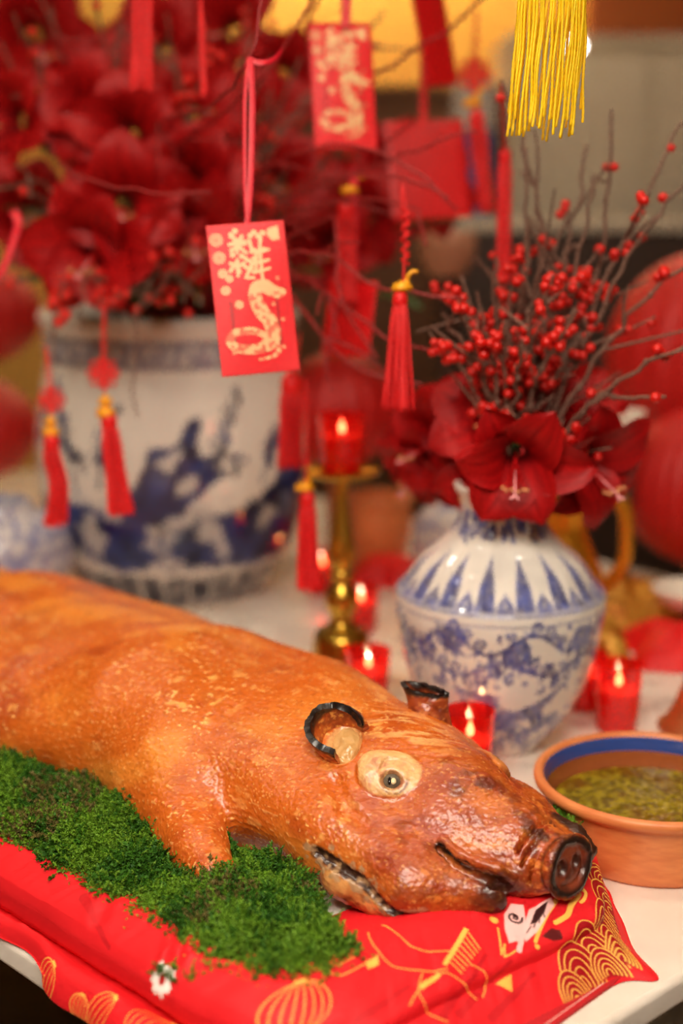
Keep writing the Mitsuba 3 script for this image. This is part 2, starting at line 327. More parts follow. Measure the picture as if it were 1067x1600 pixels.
# ------------------------------------------------------------------ the large planter
PC = np.array([-.300, 2.500, 0])
_pl = [(.0, .0), (.150, .0), (.160, .004), (.178, .03), (.196, .060), (.216, .1), (.232, .16), (.239, .22), (.238, .28), (.231, .34), (.222, .385), (.217, .41), (.2165, .418), (.219, .43), (.2195, .462), (.2215, .474), (.226, .482), (.2275, .492), (.224, .500), (.216, .502), (.206, .499), (.200, .490), (.198, .46), (.205, .3), (.18, .1), (.1, .02), (.0, .02)]
pl_prof = smooth_profile(_pl, 170)
def planter_paint(A, Z):
    back = np.abs(A) > np.pi / 2
    a = np.where(back, np.sign(A) * np.pi - A, A)
    X = a * 215; Y = (Z - .0) * 1000                       # pattern units: 215 per radian, height in mm
    n = meshkit.fbm(np.stack([X / 16, Y / 16, back * 9.0], -1), 3, 3) - .5
    n2 = meshkit.fbm(np.stack([X / 16, Y / 16, back * 9.0 + 40], -1), 3, 5) - .5
    P = Paint(X + n * 26, Y + n2 * 26)
    # big dark hill in the middle with an overhanging crag
    P.poly([(-60, 170), (-20, 150), (30, 180), (70, 215), (100, 240), (105, 262), (70, 268), (62, 300), (74, 350), (50, 335), (20, 300), (-12, 300), (-10, 268), (-30, 240), (-50, 215)], .95)
    P.poly([(0, 262), (22, 258), (40, 284), (32, 298), (12, 288)], .8, hole=True)
    P.poly([(26, 212), (52, 222), (62, 240), (46, 248), (28, 234)], .7, hole=True)
    # far shores, rocks, water
    P.poly([(-250, 190), (-120, 196), (-60, 172), (0, 140), (60, 175), (140, 190), (215, 230), (290, 262), (300, 120), (240, 80), (140, 75), (60, 85), (-80, 80), (-180, 120), (-300, 130), (-300, 200)], 1.0)
    P.poly([(-140, 160), (-112, 176), (-84, 136), (-104, 104), (-130, 118)], .6, hole=True)
    P.poly([(52, 160), (86, 182), (104, 140), (114, 100), (96, 96), (82, 130)], .7, hole=True)
    P.poly([(156, 165), (190, 184), (208, 172), (186, 152), (164, 146)], .6, hole=True)
    P.poly([(-34, 130), (-8, 150), (26, 146), (18, 118), (-8, 112)], .5, hole=True)
    P.poly([(-20, 92), (14, 112), (44, 92), (8, 86)], .7, hole=True)
    P.poly([(180, 210), (215, 255), (245, 300), (265, 250), (240, 205)], .95)
    for (x0, y0, x1, y1) in [(60, 215, 130, 365), (-130, 215, -190, 385), (-95, 225, -62, 345), (-110, 250, -170, 290), (-270, 220, -225, 360), (170, 232, 205, 310)]:
        P.stroke([(x0, y0), ((x0 + x1) / 2 + 8, (y0 + y1) / 2), (x1, y1)], 4, 2)
        for s in np.linspace(.35, 1, 9):
            x, y = x0 + (x1 - x0) * s, y0 + (y1 - y0) * s
            for sg in (-1, 1): P.stroke([(x, y), (x + sg * 20 * (1.25 - s), y + 14)], 4.5, 2)
    for x in range(60, 130, 12): P.stroke([(x, 236), (x, 262)], 3, 2)
    P.stroke([(55, 262), (95, 285), (135, 262)], 5, 5)
    for x in (-45, 5, 60): P.stroke([(x, 128), (x + 2, 158)], 5, 3)
    m = np.maximum(P.m, .42 * np.clip((205 + n * 60 - Y) / 25, 0, 1) * np.clip((Y - 84) / 12, 0, 1))
    Yr = Z * 1000; A2 = A * 215
    # collar band, rim lines, foot panels
    band = (Yr > 424) & (Yr < 458)
    tex = meshkit.noise(np.stack([A2 / 7, Yr / 7, Yr * 0], -1), 11)
    m = np.where(band, np.where(tex > .42, .62, .2), m)
    for y, w in ((421, 3), (461, 3), (402, 2.5), (75, 3), (10, 2.5)): m = np.maximum(m, np.clip((w - np.abs(Yr - y)) / 1.5, 0, 1) * .75)
    foot = (Yr > 12) & (Yr < 70)
    cell = (A2 / 46) % 1
    fr = np.where((cell < .12), .1, np.where(meshkit.noise(np.stack([A2 / 9, Yr / 9, Yr * 0 + 3], -1), 4) > .36, .97, .35))
    m = np.where(foot, fr, m)
    m = np.where((Yr > 464), 0, m)
    sh = np.clip(.45 + 1.6 * (meshkit.fbm(np.stack([X / 26, Y / 26, X * 0 + 7], -1), 3, 8) - .5), 0, 1)
    sh = np.where(band, .9, np.where(foot, .0, sh))
    return np.clip(m, 0, 1), sh
t = thing('large_planter', 'large blue and white porcelain planter painted with a landscape, holding the left bouquet', 'planter')
painted_lathe(t, 'bowl', pl_prof, PC, 640, planter_paint, (226, 219, 208), ((10, 12, 44), (46, 62, 124)))
part(t, 'soil', PL(lathe([(0, .44), (.197, .44), (.197, .43), (0, .43)], 40, PC), M_SOIL))

# ------------------------------------------------------------------ the vase on the right
VCN = np.array([.2015, 1.742, 0])
_va = [(.0, .0), (.050, .0), (.054, .004), (.063, .015), (.078, .033), (.105, .075), (.121, .118), (.130, .165), (.1335, .190), (.1335, .203), (.1325, .2085), (.128, .2135), (.122, .220), (.102, .247), (.075, .271), (.060, .290), (.053, .308), (.052, .318), (.055, .330), (.060, .338), (.061, .343), (.058, .345), (.053, .340), (.047, .318), (.052, .295), (.085, .25), (.105, .19), (.05, .02), (.0, .012)]
va_prof = smooth_profile(_va, 340)
def vase_paint(A, Z):
    X = A * 132; Y = Z * 1000 + 10
    P = Paint(X, Y)
    r = np.random.default_rng(5)
    per = 2 * np.pi * 132
    # lappets on the shoulder (angle units: constant angle), long and short
    nl = 16
    for i in range(nl):
        c = (i - nl / 2 + .35) * per / nl
        P.poly([(c - 13, 222), (c - 12, 232), (c - 11, 250), (c - 7, 262), (c, 282), (c + 7, 262), (c + 11, 250), (c + 12, 232), (c + 13, 222)], .80, soft=1.2)
        P.stroke([(c, 226), (c, 262)], 1.8, 1.0, 1.0)
        for s in (-1, 1):
            P.stroke([(c + s * 6, 226), (c + s * 5, 254)], 1.3, 1.0, 1.0)
        k = c + per / nl / 2
        P.poly([(k - 11, 221), (k - 10, 231), (k - 4, 238), (k, 244), (k + 4, 238), (k + 10, 231), (k + 11, 221)], .78, soft=1.0)
        P.blob(k, 230, 2.5, .5, hole=True)
    # collar scrolls
    for i in range(18):
        c = -per / 2 + i * per / 18
        for j in range(9):
            x, y = c + r.uniform(-18, 18), 311 + r.uniform(-12, 12)
            P.spiral(x, y, r.uniform(6, 11), 1.1, r.uniform(0, 6), 2.8, r.choice([-1, 1]), .95)
        P.blob(c + 6, 311, 6, .8)
    # body: rings, running scrolls with blossoms and leaves
    lines = [(219.5, 1.6), (216, 1.0), (207, .9)]
    wave = lambda x, y0, am, wl, ph=0: y0 + am * np.sin(x / wl + ph)
    for y0, am, wl, ph in ((183, 13, 17, 0), (150, 10, 19, 2), (40, 9, 15, 1), (62, 8, 14, 3)):
        xs = np.arange(-per / 2, per / 2, 5)
        P.stroke([(x, wave(x, y0, am, wl, ph)) for x in xs], 2.4, 2.4, .9)
        for x in np.arange(-per / 2, per / 2, 17):
            y = wave(x, y0, am, wl, ph); sg = 1 if math.cos(x / wl + ph) > 0 else -1
            P.spiral(x + 5, y - sg * 9, 9, 1.3, 1.5 * sg, 2.6, sg, .9)
            for q in range(3):
                a = r.uniform(0, 6.28); L = r.uniform(7, 15)
                x1, y1 = x + math.cos(a) * L, y + math.sin(a) * L
                P.stroke([(x, y), ((x + x1) / 2 + 2, (y + y1) / 2), (x1, y1)], 3.6, .8, r.uniform(.7, 1))
    for i in range(10):
        c = -per / 2 + (i + .15) * per / 10; y = 178 + 9 * (-1) ** i
        for k in range(9):
            a = k * 6.283 / 9; P.blob(c + 9 * math.cos(a), y + 9 * math.sin(a), 5.2, .85)
        P.blob(c, y, 6.5, .95); P.blob(c, y, 2.4, .8, hole=True)
        for k in range(5):
            a = r.uniform(0, 6.28); P.stroke([(c + 14 * math.cos(a), y + 14 * math.sin(a)), (c + 26 * math.cos(a + .5), y + 26 * math.sin(a + .5))], 5, .8, .9)
    for i in range(230):
        x, y = r.uniform(-per / 2, per / 2), r.uniform(50, 204); a = r.uniform(0, 6.28); L = r.uniform(5, 11)
        P.stroke([(x, y), (x + L * .5 * math.cos(a), y + L * .5 * math.sin(a)), (x + L * math.cos(a + .6), y + L * math.sin(a + .6))], 3.6, 1.0, r.uniform(.6, 1))
    for i in range(60): P.spiral(r.uniform(-per / 2, per / 2), r.uniform(50, 204), r.uniform(5, 9), 1.2, r.uniform(0, 6), 2.4, r.choice([-1, 1]), .85)
    # a running beast on each side, with clouds
    for c in (10, 10 - per / 3, 10 + per / 3):
        def at(*q): return [(c + x, 100 + y) for x, y in q]
        P.poly(at((-20, -2), (0, -8), (28, 2), (46, 12), (62, 20), (58, 8), (48, 0), (42, -18), (20, -22), (-6, -26), (-26, -22), (-42, -30), (-30, -10)), .82, soft=1.5)
        P.poly(at((-20, 0), (-34, 18), (-56, 24), (-74, 18), (-60, 10), (-44, 4), (-38, -8)), .86, soft=1.4)
        P.stroke(at((-44, 22), (-40, 40), (-28, 48)), 3, 1.2, 1); P.stroke(at((-50, 24), (-54, 40), (-44, 52)), 3, 1.2, 1)
        for x, x1 in ((-22, -40), (-4, -10), (30, 44), (42, 62)): P.stroke(at((x, -18), (x1, -40)), 5.5, 2.2, .95)
        P.stroke(at((52, 10), (72, 26), (80, 16)), 4, 1.5, .95)
        P.spiral(c - 62, 64, 8, 1.4, 0, 2.6); P.spiral(c + 70, 72, 9, 1.4, 2, 2.8); P.spiral(c - 10, 138, 8, 1.3, 1, 2.6)
    for i in range(90):
        x, y = r.uniform(-per / 2, per / 2), r.uniform(16, 75)
        P.stroke([(x, y), (x + r.uniform(4, 12), y + r.uniform(-8, 8))], 4, 1, r.uniform(.6, 1))
    for y in (8, 12): lines.append((y, 1.2))
    m = P.m
    for y, w in lines: m = np.maximum(m, np.clip((w - np.abs(Y - y)) / .8, 0, 1) * .8)
    base = (Y > 219) & (Y < 229); m = np.where(base, np.maximum(m, .45), m)
    m = np.where((Y > 330), 0, m)
    m = m * (.72 + .5 * meshkit.fbm(np.stack([X / 5, Y / 5, X * 0], -1), 3, 2))
    sh = np.clip(.5 + 1.5 * (meshkit.fbm(np.stack([X / 9, Y / 9, X * 0 + 4], -1), 3, 6) - .5), 0, 1)
    return np.clip(m, 0, 1), sh
t = thing('porcelain_vase', 'blue and white porcelain vase with angular shoulder, holding the right bouquet', 'vase')
painted_lathe(t, 'body', va_prof, VCN, 760, vase_paint, (226, 219, 209), ((24, 30, 92), (54, 76, 164)))

# smaller blue and white jars further back
def jar_paint(A, Z):
    X = A * 100; Y = Z * 1000
    n = meshkit.fbm(np.stack([X / 9, Y / 9, X * 0], -1), 3, 21)
    m = np.clip((n - .47) * 9, 0, 1) * .75
    m = np.where(np.abs(Y - 120) < 2, .8, m)
    return m, np.clip(n * 1.2, 0, 1)
t = thing('small_jar', 'small blue and white jar with round shoulder half hidden behind the right vase', 'jar')
jp = smooth_profile([(0, 0), (.05, 0), (.056, .01), (.072, .06), (.080, .11), (.078, .14), (.066, .165), (.046, .18), (.042, .185), (.042, .205), (.038, .207), (.036, .18), (.06, .15), (.06, .05), (0, .02)], 90)
painted_lathe(t, 'body', jp, np.array((0.2016, 2.373, 0)) , 160, jar_paint, (214, 206, 198), ((40, 46, 100), (96, 108, 170)))
t = thing('small_jar', 'blue and white round jar at the left edge beside the large planter', 'jar')
jp2 = smooth_profile([(0, 0), (.06, 0), (.07, .01), (.11, .06), (.125, .10), (.118, .14), (.09, .168), (.06, .18), (.055, .195), (.05, .197), (.048, .18), (.1, .13), (.09, .05), (0, .02)], 90)
painted_lathe(t, 'body', jp2, np.array((-0.5755, 2.324, 0)), 160, jar_paint, (206, 200, 200), ((40, 46, 100), (110, 118, 170)))

# ------------------------------------------------------------------ terracotta bowl with sauce
BC = np.array([.338, 1.445, 0])
def terra_fn(p, n, uv):
    q = fbm(p.x * 60, p.y * 60, p.z * 160, 3)
    return mix(rgb(196, 104, 54), rgb(222, 140, 82), q)
M_TERRA = mat('terracotta', principled(mikit.proc(terra_fn), .42))
M_TERRAIN = mat('glazed_brown', principled(rgb(150, 80, 42), .12))
M_BLUEBAND = mat('blue_glaze', principled(rgb(48, 72, 140), .10))
def sauce_fn(p, n, uv):
    q = fbm(p.x * 170, p.y * 170, p.z * 170, 3); r = fbm(p.x * 30, p.y * 30, 3, 3)
    return mix(mix(rgb(96, 78, 8), rgb(150, 130, 26), smoothstep(.35, .7, q)), rgb(104, 62, 10), smoothstep(.45, .75, r) * .7)
M_SAUCE = mat('sauce', {'type': 'bumpmap', 'arbitrary': mikit.proc(lambda p, n, uv: fbm(p.x * 150, p.y * 150, p.z * 150, 3)), 'scale': .004, 'bsdf': principled(mikit.proc(sauce_fn), .16, specular=.5)})
t = thing('terracotta_bowl', 'round terracotta bowl with blue glazed band inside, at the right edge of the table', 'bowl')
outer = [(.0, .0), (.100, .0), (.106, .004), (.112, .02), (.116, .045), (.1185, .062), (.1205, .068), (.1255, .071), (.1285, .076), (.1275, .081), (.1235, .0835), (.1195, .0825), (.1175, .079)]
part(t, 'body', PL(lathe(smooth_profile(outer, 60), 120, BC), M_TERRA, True))
part(t, 'blue_band', PL(lathe([(.1175, .079), (.116, .075), (.1145, .068), (.1135, .0635)], 120, BC), M_BLUEBAND, True), 'blue glazed band')
part(t, 'glazed_inside', PL(lathe(smooth_profile([(.1135, .0635), (.1135, .062), (.111, .05), (.104, .03), (.09, .012), (.0, .008)], 24), 120, BC), M_TERRAIN, True), 'brown glazed inside')
k = thing('green_sauce', 'green herb sauce filling the terracotta bowl', 'sauce')
rr = np.linspace(0, .1075, 40); aa = np.linspace(0, 2 * np.pi, 160, endpoint=False)
V = np.stack([rr[None] * np.cos(aa)[:, None], rr[None] * np.sin(aa)[:, None], np.full((160, 40), .046)], -1)
V[..., 2] += .0030 * (meshkit.fbm(V * [90, 90, 1], 3, 2) - .5) * (rr < .1)[None]
V[:, :, 2] += .004 * np.clip(1 - (rr / .095)[None] ** 2, 0, 1)
UV = V[..., :2].reshape(-1, 2) * 10
scene[k] = PL((V.reshape(-1, 3) + BC, grid_faces(160, 40, wrap_u=True)[:, ::-1]), M_SAUCE, True, uv=UV)

# ------------------------------------------------------------------ candles
def votive(pos, label, s=1.0, h=.068, lean=0):
    t = thing('votive_candle', label, 'candle', 'red glass votive candles')
    pos = np.asarray(pos, float)
    s *= 1.14; R = .0265 * s
    gl = [(.0, .002), (R * .80, .002), (R * .84, .006), (R * .90, h * s * .4), (R * .97, h * s * .8), (R, h * s)]
    part(t, 'glass_cup', PL(lathe(gl, 40, pos), M_GLASSRED, True), 'red glass cup')
    wz = h * s * .62
    wx = [(.0, .004), (R * .78, .004), (R * .86, h * s * .35), (R * .90, wz), (R * .8, wz - .001), (R * .3, wz - .004), (0, wz - .004)]
    part(t, 'wax', PL(lathe(wx, 32, pos), M_WAX, 35))
    part(t, 'wick', PL(tube([pos + [0, 0, wz - .005], pos + [.0006, 0, wz + .007]], .0008, 6), M_WICK))
    fl = smooth_profile([(.0, .0), (.0036, .003), (.0046, .007), (.0034, .012), (.0014, .017), (.0, .021)], 14)
    part(t, 'flame', PL(lathe(fl, 14, pos + [.0006, 0, wz + .004]), M_WHITEP, True, emitter=area(FLAME, 1.2)))
votive((0.3665, 1.787, 0), 'red glass votive candle standing behind the terracotta bowl', 1.04, .078)
votive(np.array((0.0371, 1.889, 0.05)) * [1, 1, 0], 'red glass votive candle behind the pig ear, in front of the brass candlestick base', 1.04, .066)
votive(np.array((-0.5367, 2.503, 0.05)) * [1, 1, 0], 'red glass votive candle at the far left in front of the large planter', 1.0, .064)
votive((0.0309, 2.226, 0), 'red glass votive candle right behind the brass candlestick knob', 1.0, .066)
votive((-0.0361, 2.454, 0), 'red glass votive candle left behind the brass candlestick stem', 1.0, .066)
votive((.153, 1.600, 0), 'red glass votive candle between the pig head and the right vase', 1.0, .086)
votive((0.337, 1.871, 0), 'red glass votive candle half hidden behind the right side of the vase', 1.0, .070)

SC = np.array([.0, 2.018, 0])
t = thing('brass_candlestick', 'tall turned brass candlestick carrying a red votive candle', 'candlestick')
sp = [(.0, .0), (.056, .0), (.057, .004), (.050, .010), (.047, .016), (.044, .03), (.041, .055), (.036, .066), (.022, .072), (.0175, .080), (.0155, .090), (.022, .100), (.0255, .113), (.0225, .127), (.0145, .137), (.0135, .145), (.0175, .150), (.0175, .155), (.0135, .160), (.0195, .175), (.0205, .19), (.0165, .215), (.0115, .245), (.0090, .275), (.0100, .290), (.016, .297), (.050, .300), (.056, .304), (.057, .309), (.054, .309), (.05, .305), (.0, .304)]
part(t, 'stem', PL(lathe(sp, 64, SC), M_BRASS, 50))
votive(SC + [0, 0, .3042], 'red glass votive candle on top of the brass candlestick', 1.14, .066)

# ------------------------------------------------------------------ other things behind
def lantern(label, c, R, squash=.85, ribs=24):
    t = thing('red_lantern', label, 'lantern')
    n, mrows = ribs * 6, 40
    a = np.linspace(0, 2 * np.pi, n, endpoint=False); th = np.linspace(.16, np.pi - .16, mrows)
    rad = R * np.sin(th)[None] * (1 - .035 * (1 - np.abs(np.cos(a * ribs / 2)))[:, None])
    v = np.stack([rad * np.cos(a)[:, None], rad * np.sin(a)[:, None], np.broadcast_to(-R * squash * np.cos(th), rad.shape)], -1)
    c = np.asarray(c, float)
    part(t, 'silk_body', PL((v.reshape(-1, 3) + c, grid_faces(n, mrows, wrap_u=True)), M_LANTERN, 30))
    rc = R * math.sin(.16) * 1.25; zt = R * squash * math.cos(.16)
    for s in (-1, 1):
        part(t, 'gold_cap', PL(lathe([(0, -.012), (rc, -.012), (rc * 1.06, 0), (rc, .012), (0, .012)], 32, c + [0, 0, s * zt]), M_GOLD), 'gold cap')
    return t, c, zt
t, c, zt = lantern('large red silk lantern at the right edge, the upper of two', (0.6912, 2.618, 0.3999), .205, .98)
t2, c2, zt2 = lantern('red silk lantern with fine ribs at the right edge, below the larger one', (0.6299, 2.4, 0.2044), .150, .92, 34)
part(t2, 'stand', PL(lathe([(0, 0), (.07, 0), (.07, .01), (.02, .03), (.02, c2[2] - zt2 - .01), (0, c2[2] - zt2 - .01)], 32, (c2[0], c2[1], 0)), M_COPPER))
part(t, 'stand', PL(tube([c + [0, 0, zt], [c[0], c[1], CEIL]], .004, 6), M_REDSILK), 'red hanging cord')
t, c, zt = lantern('red lantern glowing at the left edge beside the planter rim', (-0.7377, 2.918, 0.457), .125, .8)
part(t, 'cord', PL(tube([c + [0, 0, zt], [c[0], c[1], CEIL]], .003, 6), M_REDSILK))
t, c, zt = lantern('dark red lantern standing low at the left edge behind the planter', (-0.781, 2.916, 0.2197), .15, .75)
part(t, 'stand', PL(lathe([(0, 0), (.06, 0), (.02, .02), (.02, c[2] - zt - .01), (0, c[2] - zt - .01)], 24, (c[0], c[1], 0)), M_COPPER))

t, c, zt = lantern('dark red ribbed lantern standing behind the brass candlestick', (-0.0065, 2.597, 0.308), .112, .95, 20)
part(t, 'stand', PL(lathe([(0, 0), (.06, 0), (.02, .02), (.02, c[2] - zt - .01), (0, c[2] - zt - .01)], 24, (c[0], c[1], 0)), M_COPPER))
# gilded jug behind the vase
gp = np.array((0.3465, 2.175, 0))
t = thing('gilded_jug', 'gilded jug with a curved handle behind the right side of the vase', 'jug')
part(t, 'body', PL(lathe(smooth_profile([(0, 0), (.045, 0), (.05, .01), (.065, .06), (.068, .10), (.05, .15), (.038, .19), (.042, .225), (.038, .226), (.034, .19), (0, .18)], 60), 48, gp), M_GOLD, True))
h = bez(gp + [.03, 0, .218], gp + [.045, -.01, .242], gp + [.075, -.015, .24], gp + [.096, -.02, .205], gp + [.098, -.02, .15], gp + [.078, -.01, .10], gp + [.062, 0, .085], n=26)
part(t, 'handle', PL(tube(h, np.linspace(.013, .010, 26), 12), M_GOLD, True), 'curved gold handle')
def brocade_fn(p, n, uv):
    q = fbm(p.x * 40, p.y * 40, p.z * 40, 3)
    return mix(rgb(190, 110, 24), rgb(236, 176, 70), smoothstep(.4, .62, q))
M_BROCADE = mat('brocade', two(principled(mikit.proc(brocade_fn), .45, metallic=.4)))
def cloth_heap(label, c, sx, sy, h, m, seed, rz=0.0, name='folded_cloth', cat='cloth'):
    t = thing(name, label, cat)
    a, r = np.linspace(0, 2 * np.pi, 72, endpoint=False), np.linspace(0, 1, 24)
    A, Rr = np.meshgrid(a, r, indexing='ij')
    edge = 1 + .10 * np.sin(A * 4 + seed) + .05 * np.sin(A * 7 + 2 * seed)
    x, y = np.cos(A) * Rr * edge, np.sin(A) * Rr * edge
    k = np.maximum(np.abs(np.cos(A)), np.abs(np.sin(A))) ** .7
    x, y = x / k * .8, y / k * .8
    z = h * (1 - Rr ** 3) * (.7 + .6 * meshkit.fbm(np.stack([x * 3, y * 3, x * 0 + seed], -1), 3, seed))
    v = np.stack([x * sx * math.cos(rz) - y * sy * math.sin(rz), x * sx * math.sin(rz) + y * sy * math.cos(rz), z + .0015], -1).reshape(-1, 3)
    top = (v + np.asarray(c), grid_faces(72, 24, wrap_u=True))
    scene[t] = PL(top, m, True)
    return t
cloth_heap('folded gold brocade cloth behind the right vase', (0.463, 2.316, 0), .16, .13, .06, M_BROCADE, 3)
cloth_heap('gold brocade pouch lying just behind the right vase', (0.3766, 2.034, 0), .075, .07, .075, M_BROCADE, 5, name='brocade_pouch', cat='pouch')
cloth_heap('red folded cloth on the marble at the right edge', (0.5439, 2.11, 0), .13, .12, .045, M_REDSILK, 4)
cloth_heap('red napkin on the marble behind the brass candlestick', (0.093, 2.541, 0), .10, .09, .04, M_REDSILK, 6)
cc_ = np.array((0.5349, 2.149, 0)) + [0.02, .03, .05]
t = thing('white_dish', 'white porcelain dish on a dark foot at the right edge', 'dish')
part(t, 'dish', PL(lathe(smooth_profile([(0, .0), (.02, .0), (.045, .012), (.062, .036), (.060, .037), (.04, .016), (0, .008)], 40), 48, cc_), M_PORCELAIN, True))
part(t, 'foot', PL(lathe([(0, -.05), (.035, -.05), (.03, -.04), (.012, -.03), (.012, -.005), (.02, 0), (0, 0)], 32, cc_), M_DKWOOD))
t = thing('copper_candle_base', 'copper coloured turned foot cut off by the right edge of the photo', 'candlestick')
q = np.array((0.4731, 1.787, 0))
part(t, 'stem', PL(lathe(smooth_profile([(0, 0), (.050, 0), (.052, .006), (.046, .012), (.036, .025), (.026, .05), (.017, .08), (.014, .12), (.02, .14), (.02, .15), (0, .15)], 60), 48, q), M_COPPER, True))
t = thing('terracotta_pot', 'small reddish brown pot behind the brass candlestick', 'pot')
q = np.array((0.0723, 2.657, 0))
part(t, 'body', PL(lathe(smooth_profile([(0, 0), (.045, 0), (.055, .03), (.062, .08), (.06, .12), (.066, .125), (.066, .135), (.058, .135), (.055, .1), (0, .09)], 60), 48, q), M_TERRA, True))
t = thing('white_cup', 'small white cup far behind the right bouquet', 'cup')
q = np.array((0.4773, 2.324, 0.3226))
part(t, 'body', PL(lathe(smooth_profile([(0, 0), (.014, 0), (.02, .01), (.024, .045), (.022, .045), (.018, .01), (0, .006)], 30), 32, q - [0, 0, .02]), M_PORCELAIN, True))
part(t, 'stand', PL(lathe([(0, -q[2] + .02), (.04, -q[2] + .02), (.01, -q[2] + .04), (.01, 0), (0, 0)], 24, q - [0, 0, .02]), M_DKWOOD))

# ------------------------------------------------------------------ amaryllis blooms
def petal_mesh(seed, L=.098, Wd=.062, flare=1.0):
    r = np.random.default_rng(seed); ns, nt = 15, 11
    s = np.linspace(0, 1, ns)[:, None]; tt = np.linspace(-1, 1, nt)[None, :]
    w = Wd / 2 * (.16 + .84 * np.sin(np.pi * np.clip(s, 0, 1) ** .78 * .93 + .1) ** .8) * (1 - .0 * s)
    w = w * np.where(s > .8, np.sqrt(np.clip(1 - ((s - .8) / .2) ** 2, 0.004, 1)), 1)
    rad = L * (.10 + .80 * s ** 1.25 * flare)                      # distance from the flower's axis
    hz = L * (.86 * s ** .85 - .46 * s ** 2.6 * flare)             # along the axis
    x = w * tt * (1 + 0 * s)
    cup = (tt ** 2) * w * .55 * (1 - s * .75) + .0 * s
    wav = .0030 * np.sin(tt * 3.2 + r.uniform(0, 6)) * s + .0042 * np.sin(s * 9 + tt * 2.5 + r.uniform(0, 6)) * s ** 2 * np.abs(tt) - .0022 * np.exp(-(tt / .16) ** 2) * s
    v = np.stack([x, rad - cup * .5, hz + cup * .8 + wav], -1).reshape(-1, 3)
    uv = np.stack([np.broadcast_to(tt * .5 + .5, (ns, nt)), np.broadcast_to(s, (ns, nt))], -1).reshape(-1, 2)
    return (v, grid_faces(ns, nt)), uv
PET = []
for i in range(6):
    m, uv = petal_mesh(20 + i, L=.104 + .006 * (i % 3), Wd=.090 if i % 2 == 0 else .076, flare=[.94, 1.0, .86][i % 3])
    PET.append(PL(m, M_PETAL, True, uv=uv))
_st = []
for i in range(6):
    a = -1.2 + i * .48
    p = bez([0, 0, .005], [.006 * math.sin(a), -.012, .05], [.016 * math.sin(a), -.020 - .004 * math.cos(a), .078 + .004 * (i % 2)], n=8)
    _st.append(tube(p, .0010, 5)); 
STAM = PL(merge(_st), M_PETAL, True, uv=np.zeros((len(merge(_st)[0]), 2)) + .6)
ANTH = PL(merge([ico(1, .0026, [.016 * math.sin(-1.2 + i * .48), -.020 - .004 * math.cos(-1.2 + i * .48), .080 + .004 * (i % 2)], (1, 1, 1.6)) for i in range(6)]), M_ANTHER, True)
_sg = [tube(bez([0, 0, .005], [0, -.016, .06], [0, -.026, .092], n=8), .0012, 5)] + [tube([[0, -.026, .092], [.006 * math.cos(a), -.027 - .002, .094 + .006 * math.sin(a)]], .0017, 5) for a in (.5, 2.6, 4.7)]
STIG = PL(merge(_sg), M_STIGMA, True)
def amaryllis(pos, axis, label, size=1.0, roll=0.0, base=None, group=None):
    t = thing('amaryllis_bloom', label, 'flower', group)
    R = basis(axis, [1, .1, 0]); pos = np.asarray(pos, float)
    # the bloom's throat sits behind its middle
    c0 = pos - R[:, 2] * .05 * size
    for k in range(6):
        a = roll + k * np.pi / 3 + rng.uniform(-.1, .1)
        ca_, sa_ = math.cos(a), math.sin(a)
        Q = np.array([[ca_, -sa_, 0], [sa_, ca_, 0], [0, 0, 1]])
        tilt = rng.uniform(-.14, .10) + (.10 if k % 2 else 0)
        Q = Q @ np.array([[1, 0, 0], [0, math.cos(tilt), -math.sin(tilt)], [0, math.sin(tilt), math.cos(tilt)]])
        part(t, 'petal', {**PET[(k + int(rng.integers(6))) % 6], 'to_world': place(R @ Q, c0, size * rng.uniform(.94, 1.04))})
    tw = place(R, c0, size)
    part(t, 'filaments', {**STAM, 'to_world': tw}); part(t, 'anthers', {**ANTH, 'to_world': tw}, 'pale yellow anthers'); part(t, 'stigma', {**STIG, 'to_world': tw}, 'pink white stigma')
    if base is not None:
        p = bez(c0, c0 - R[:, 2] * .06 + [0, 0, -.02], (c0 + np.asarray(base)) / 2 - [0, 0, .02], base, n=12)
        part(t, 'stem', PL(tube(p, .006, 8), M_LEAF, True), 'green stem')
VM = VCN + [0, 0, .33]
def cam_dir(p, side=0.0, upw=0.0):
    """A direction roughly toward the front of the table from p, turned sideways and up."""
    d = norm(np.array([-.1 * p[0], -1, .12])); return norm(d + np.array([side, 0, upw]))
VF = [
 ((0.2035, 1.632, 0.3904), (-.10, -.95, -.18), 'dark red amaryllis in the front middle of the right vase, its funnel facing forward', 1.0, .5),
 ((0.3107, 1.69, 0.3762), (.55, -.75, -.22), 'dark red amaryllis turned to the right at the right of the right bouquet', 1.0, .1),
 ((0.1857, 1.743, 0.4274), (-.35, -.78, .45), 'dark red amaryllis turned up and left at the upper left of the right bouquet', 1.0, .9),
 ((0.2709, 1.781, 0.4149), (.10, -.85, .42), 'dark red amaryllis at the top middle of the right bouquet', .95, .2),
 ((0.1058, 1.835, 0.3809), (-.75, -.6, .05), 'dark red amaryllis turned to the left at the left of the right bouquet', .95, .6),
 ((0.1038, 1.866, 0.3365), (-.6, -.5, -.45), 'dark red amaryllis hanging low over the left shoulder of the vase', .85, .3),
 ((0.3175, 1.888, 0.4365), (.35, -.5, .7), 'dark red amaryllis bud half open at the back right of the right bouquet', .85, .4),
 ((0.1694, 1.745, 0.3462), (-.45, -.75, -.4), 'dark red amaryllis drooping over the neck of the right vase', .8, 1.0)]
for p, ax, lb, s, rl in VF: amaryllis(p, ax, lb, s * .94, rl, VM - [0, 0, .04])
PM = PC + [0, 0, .44]
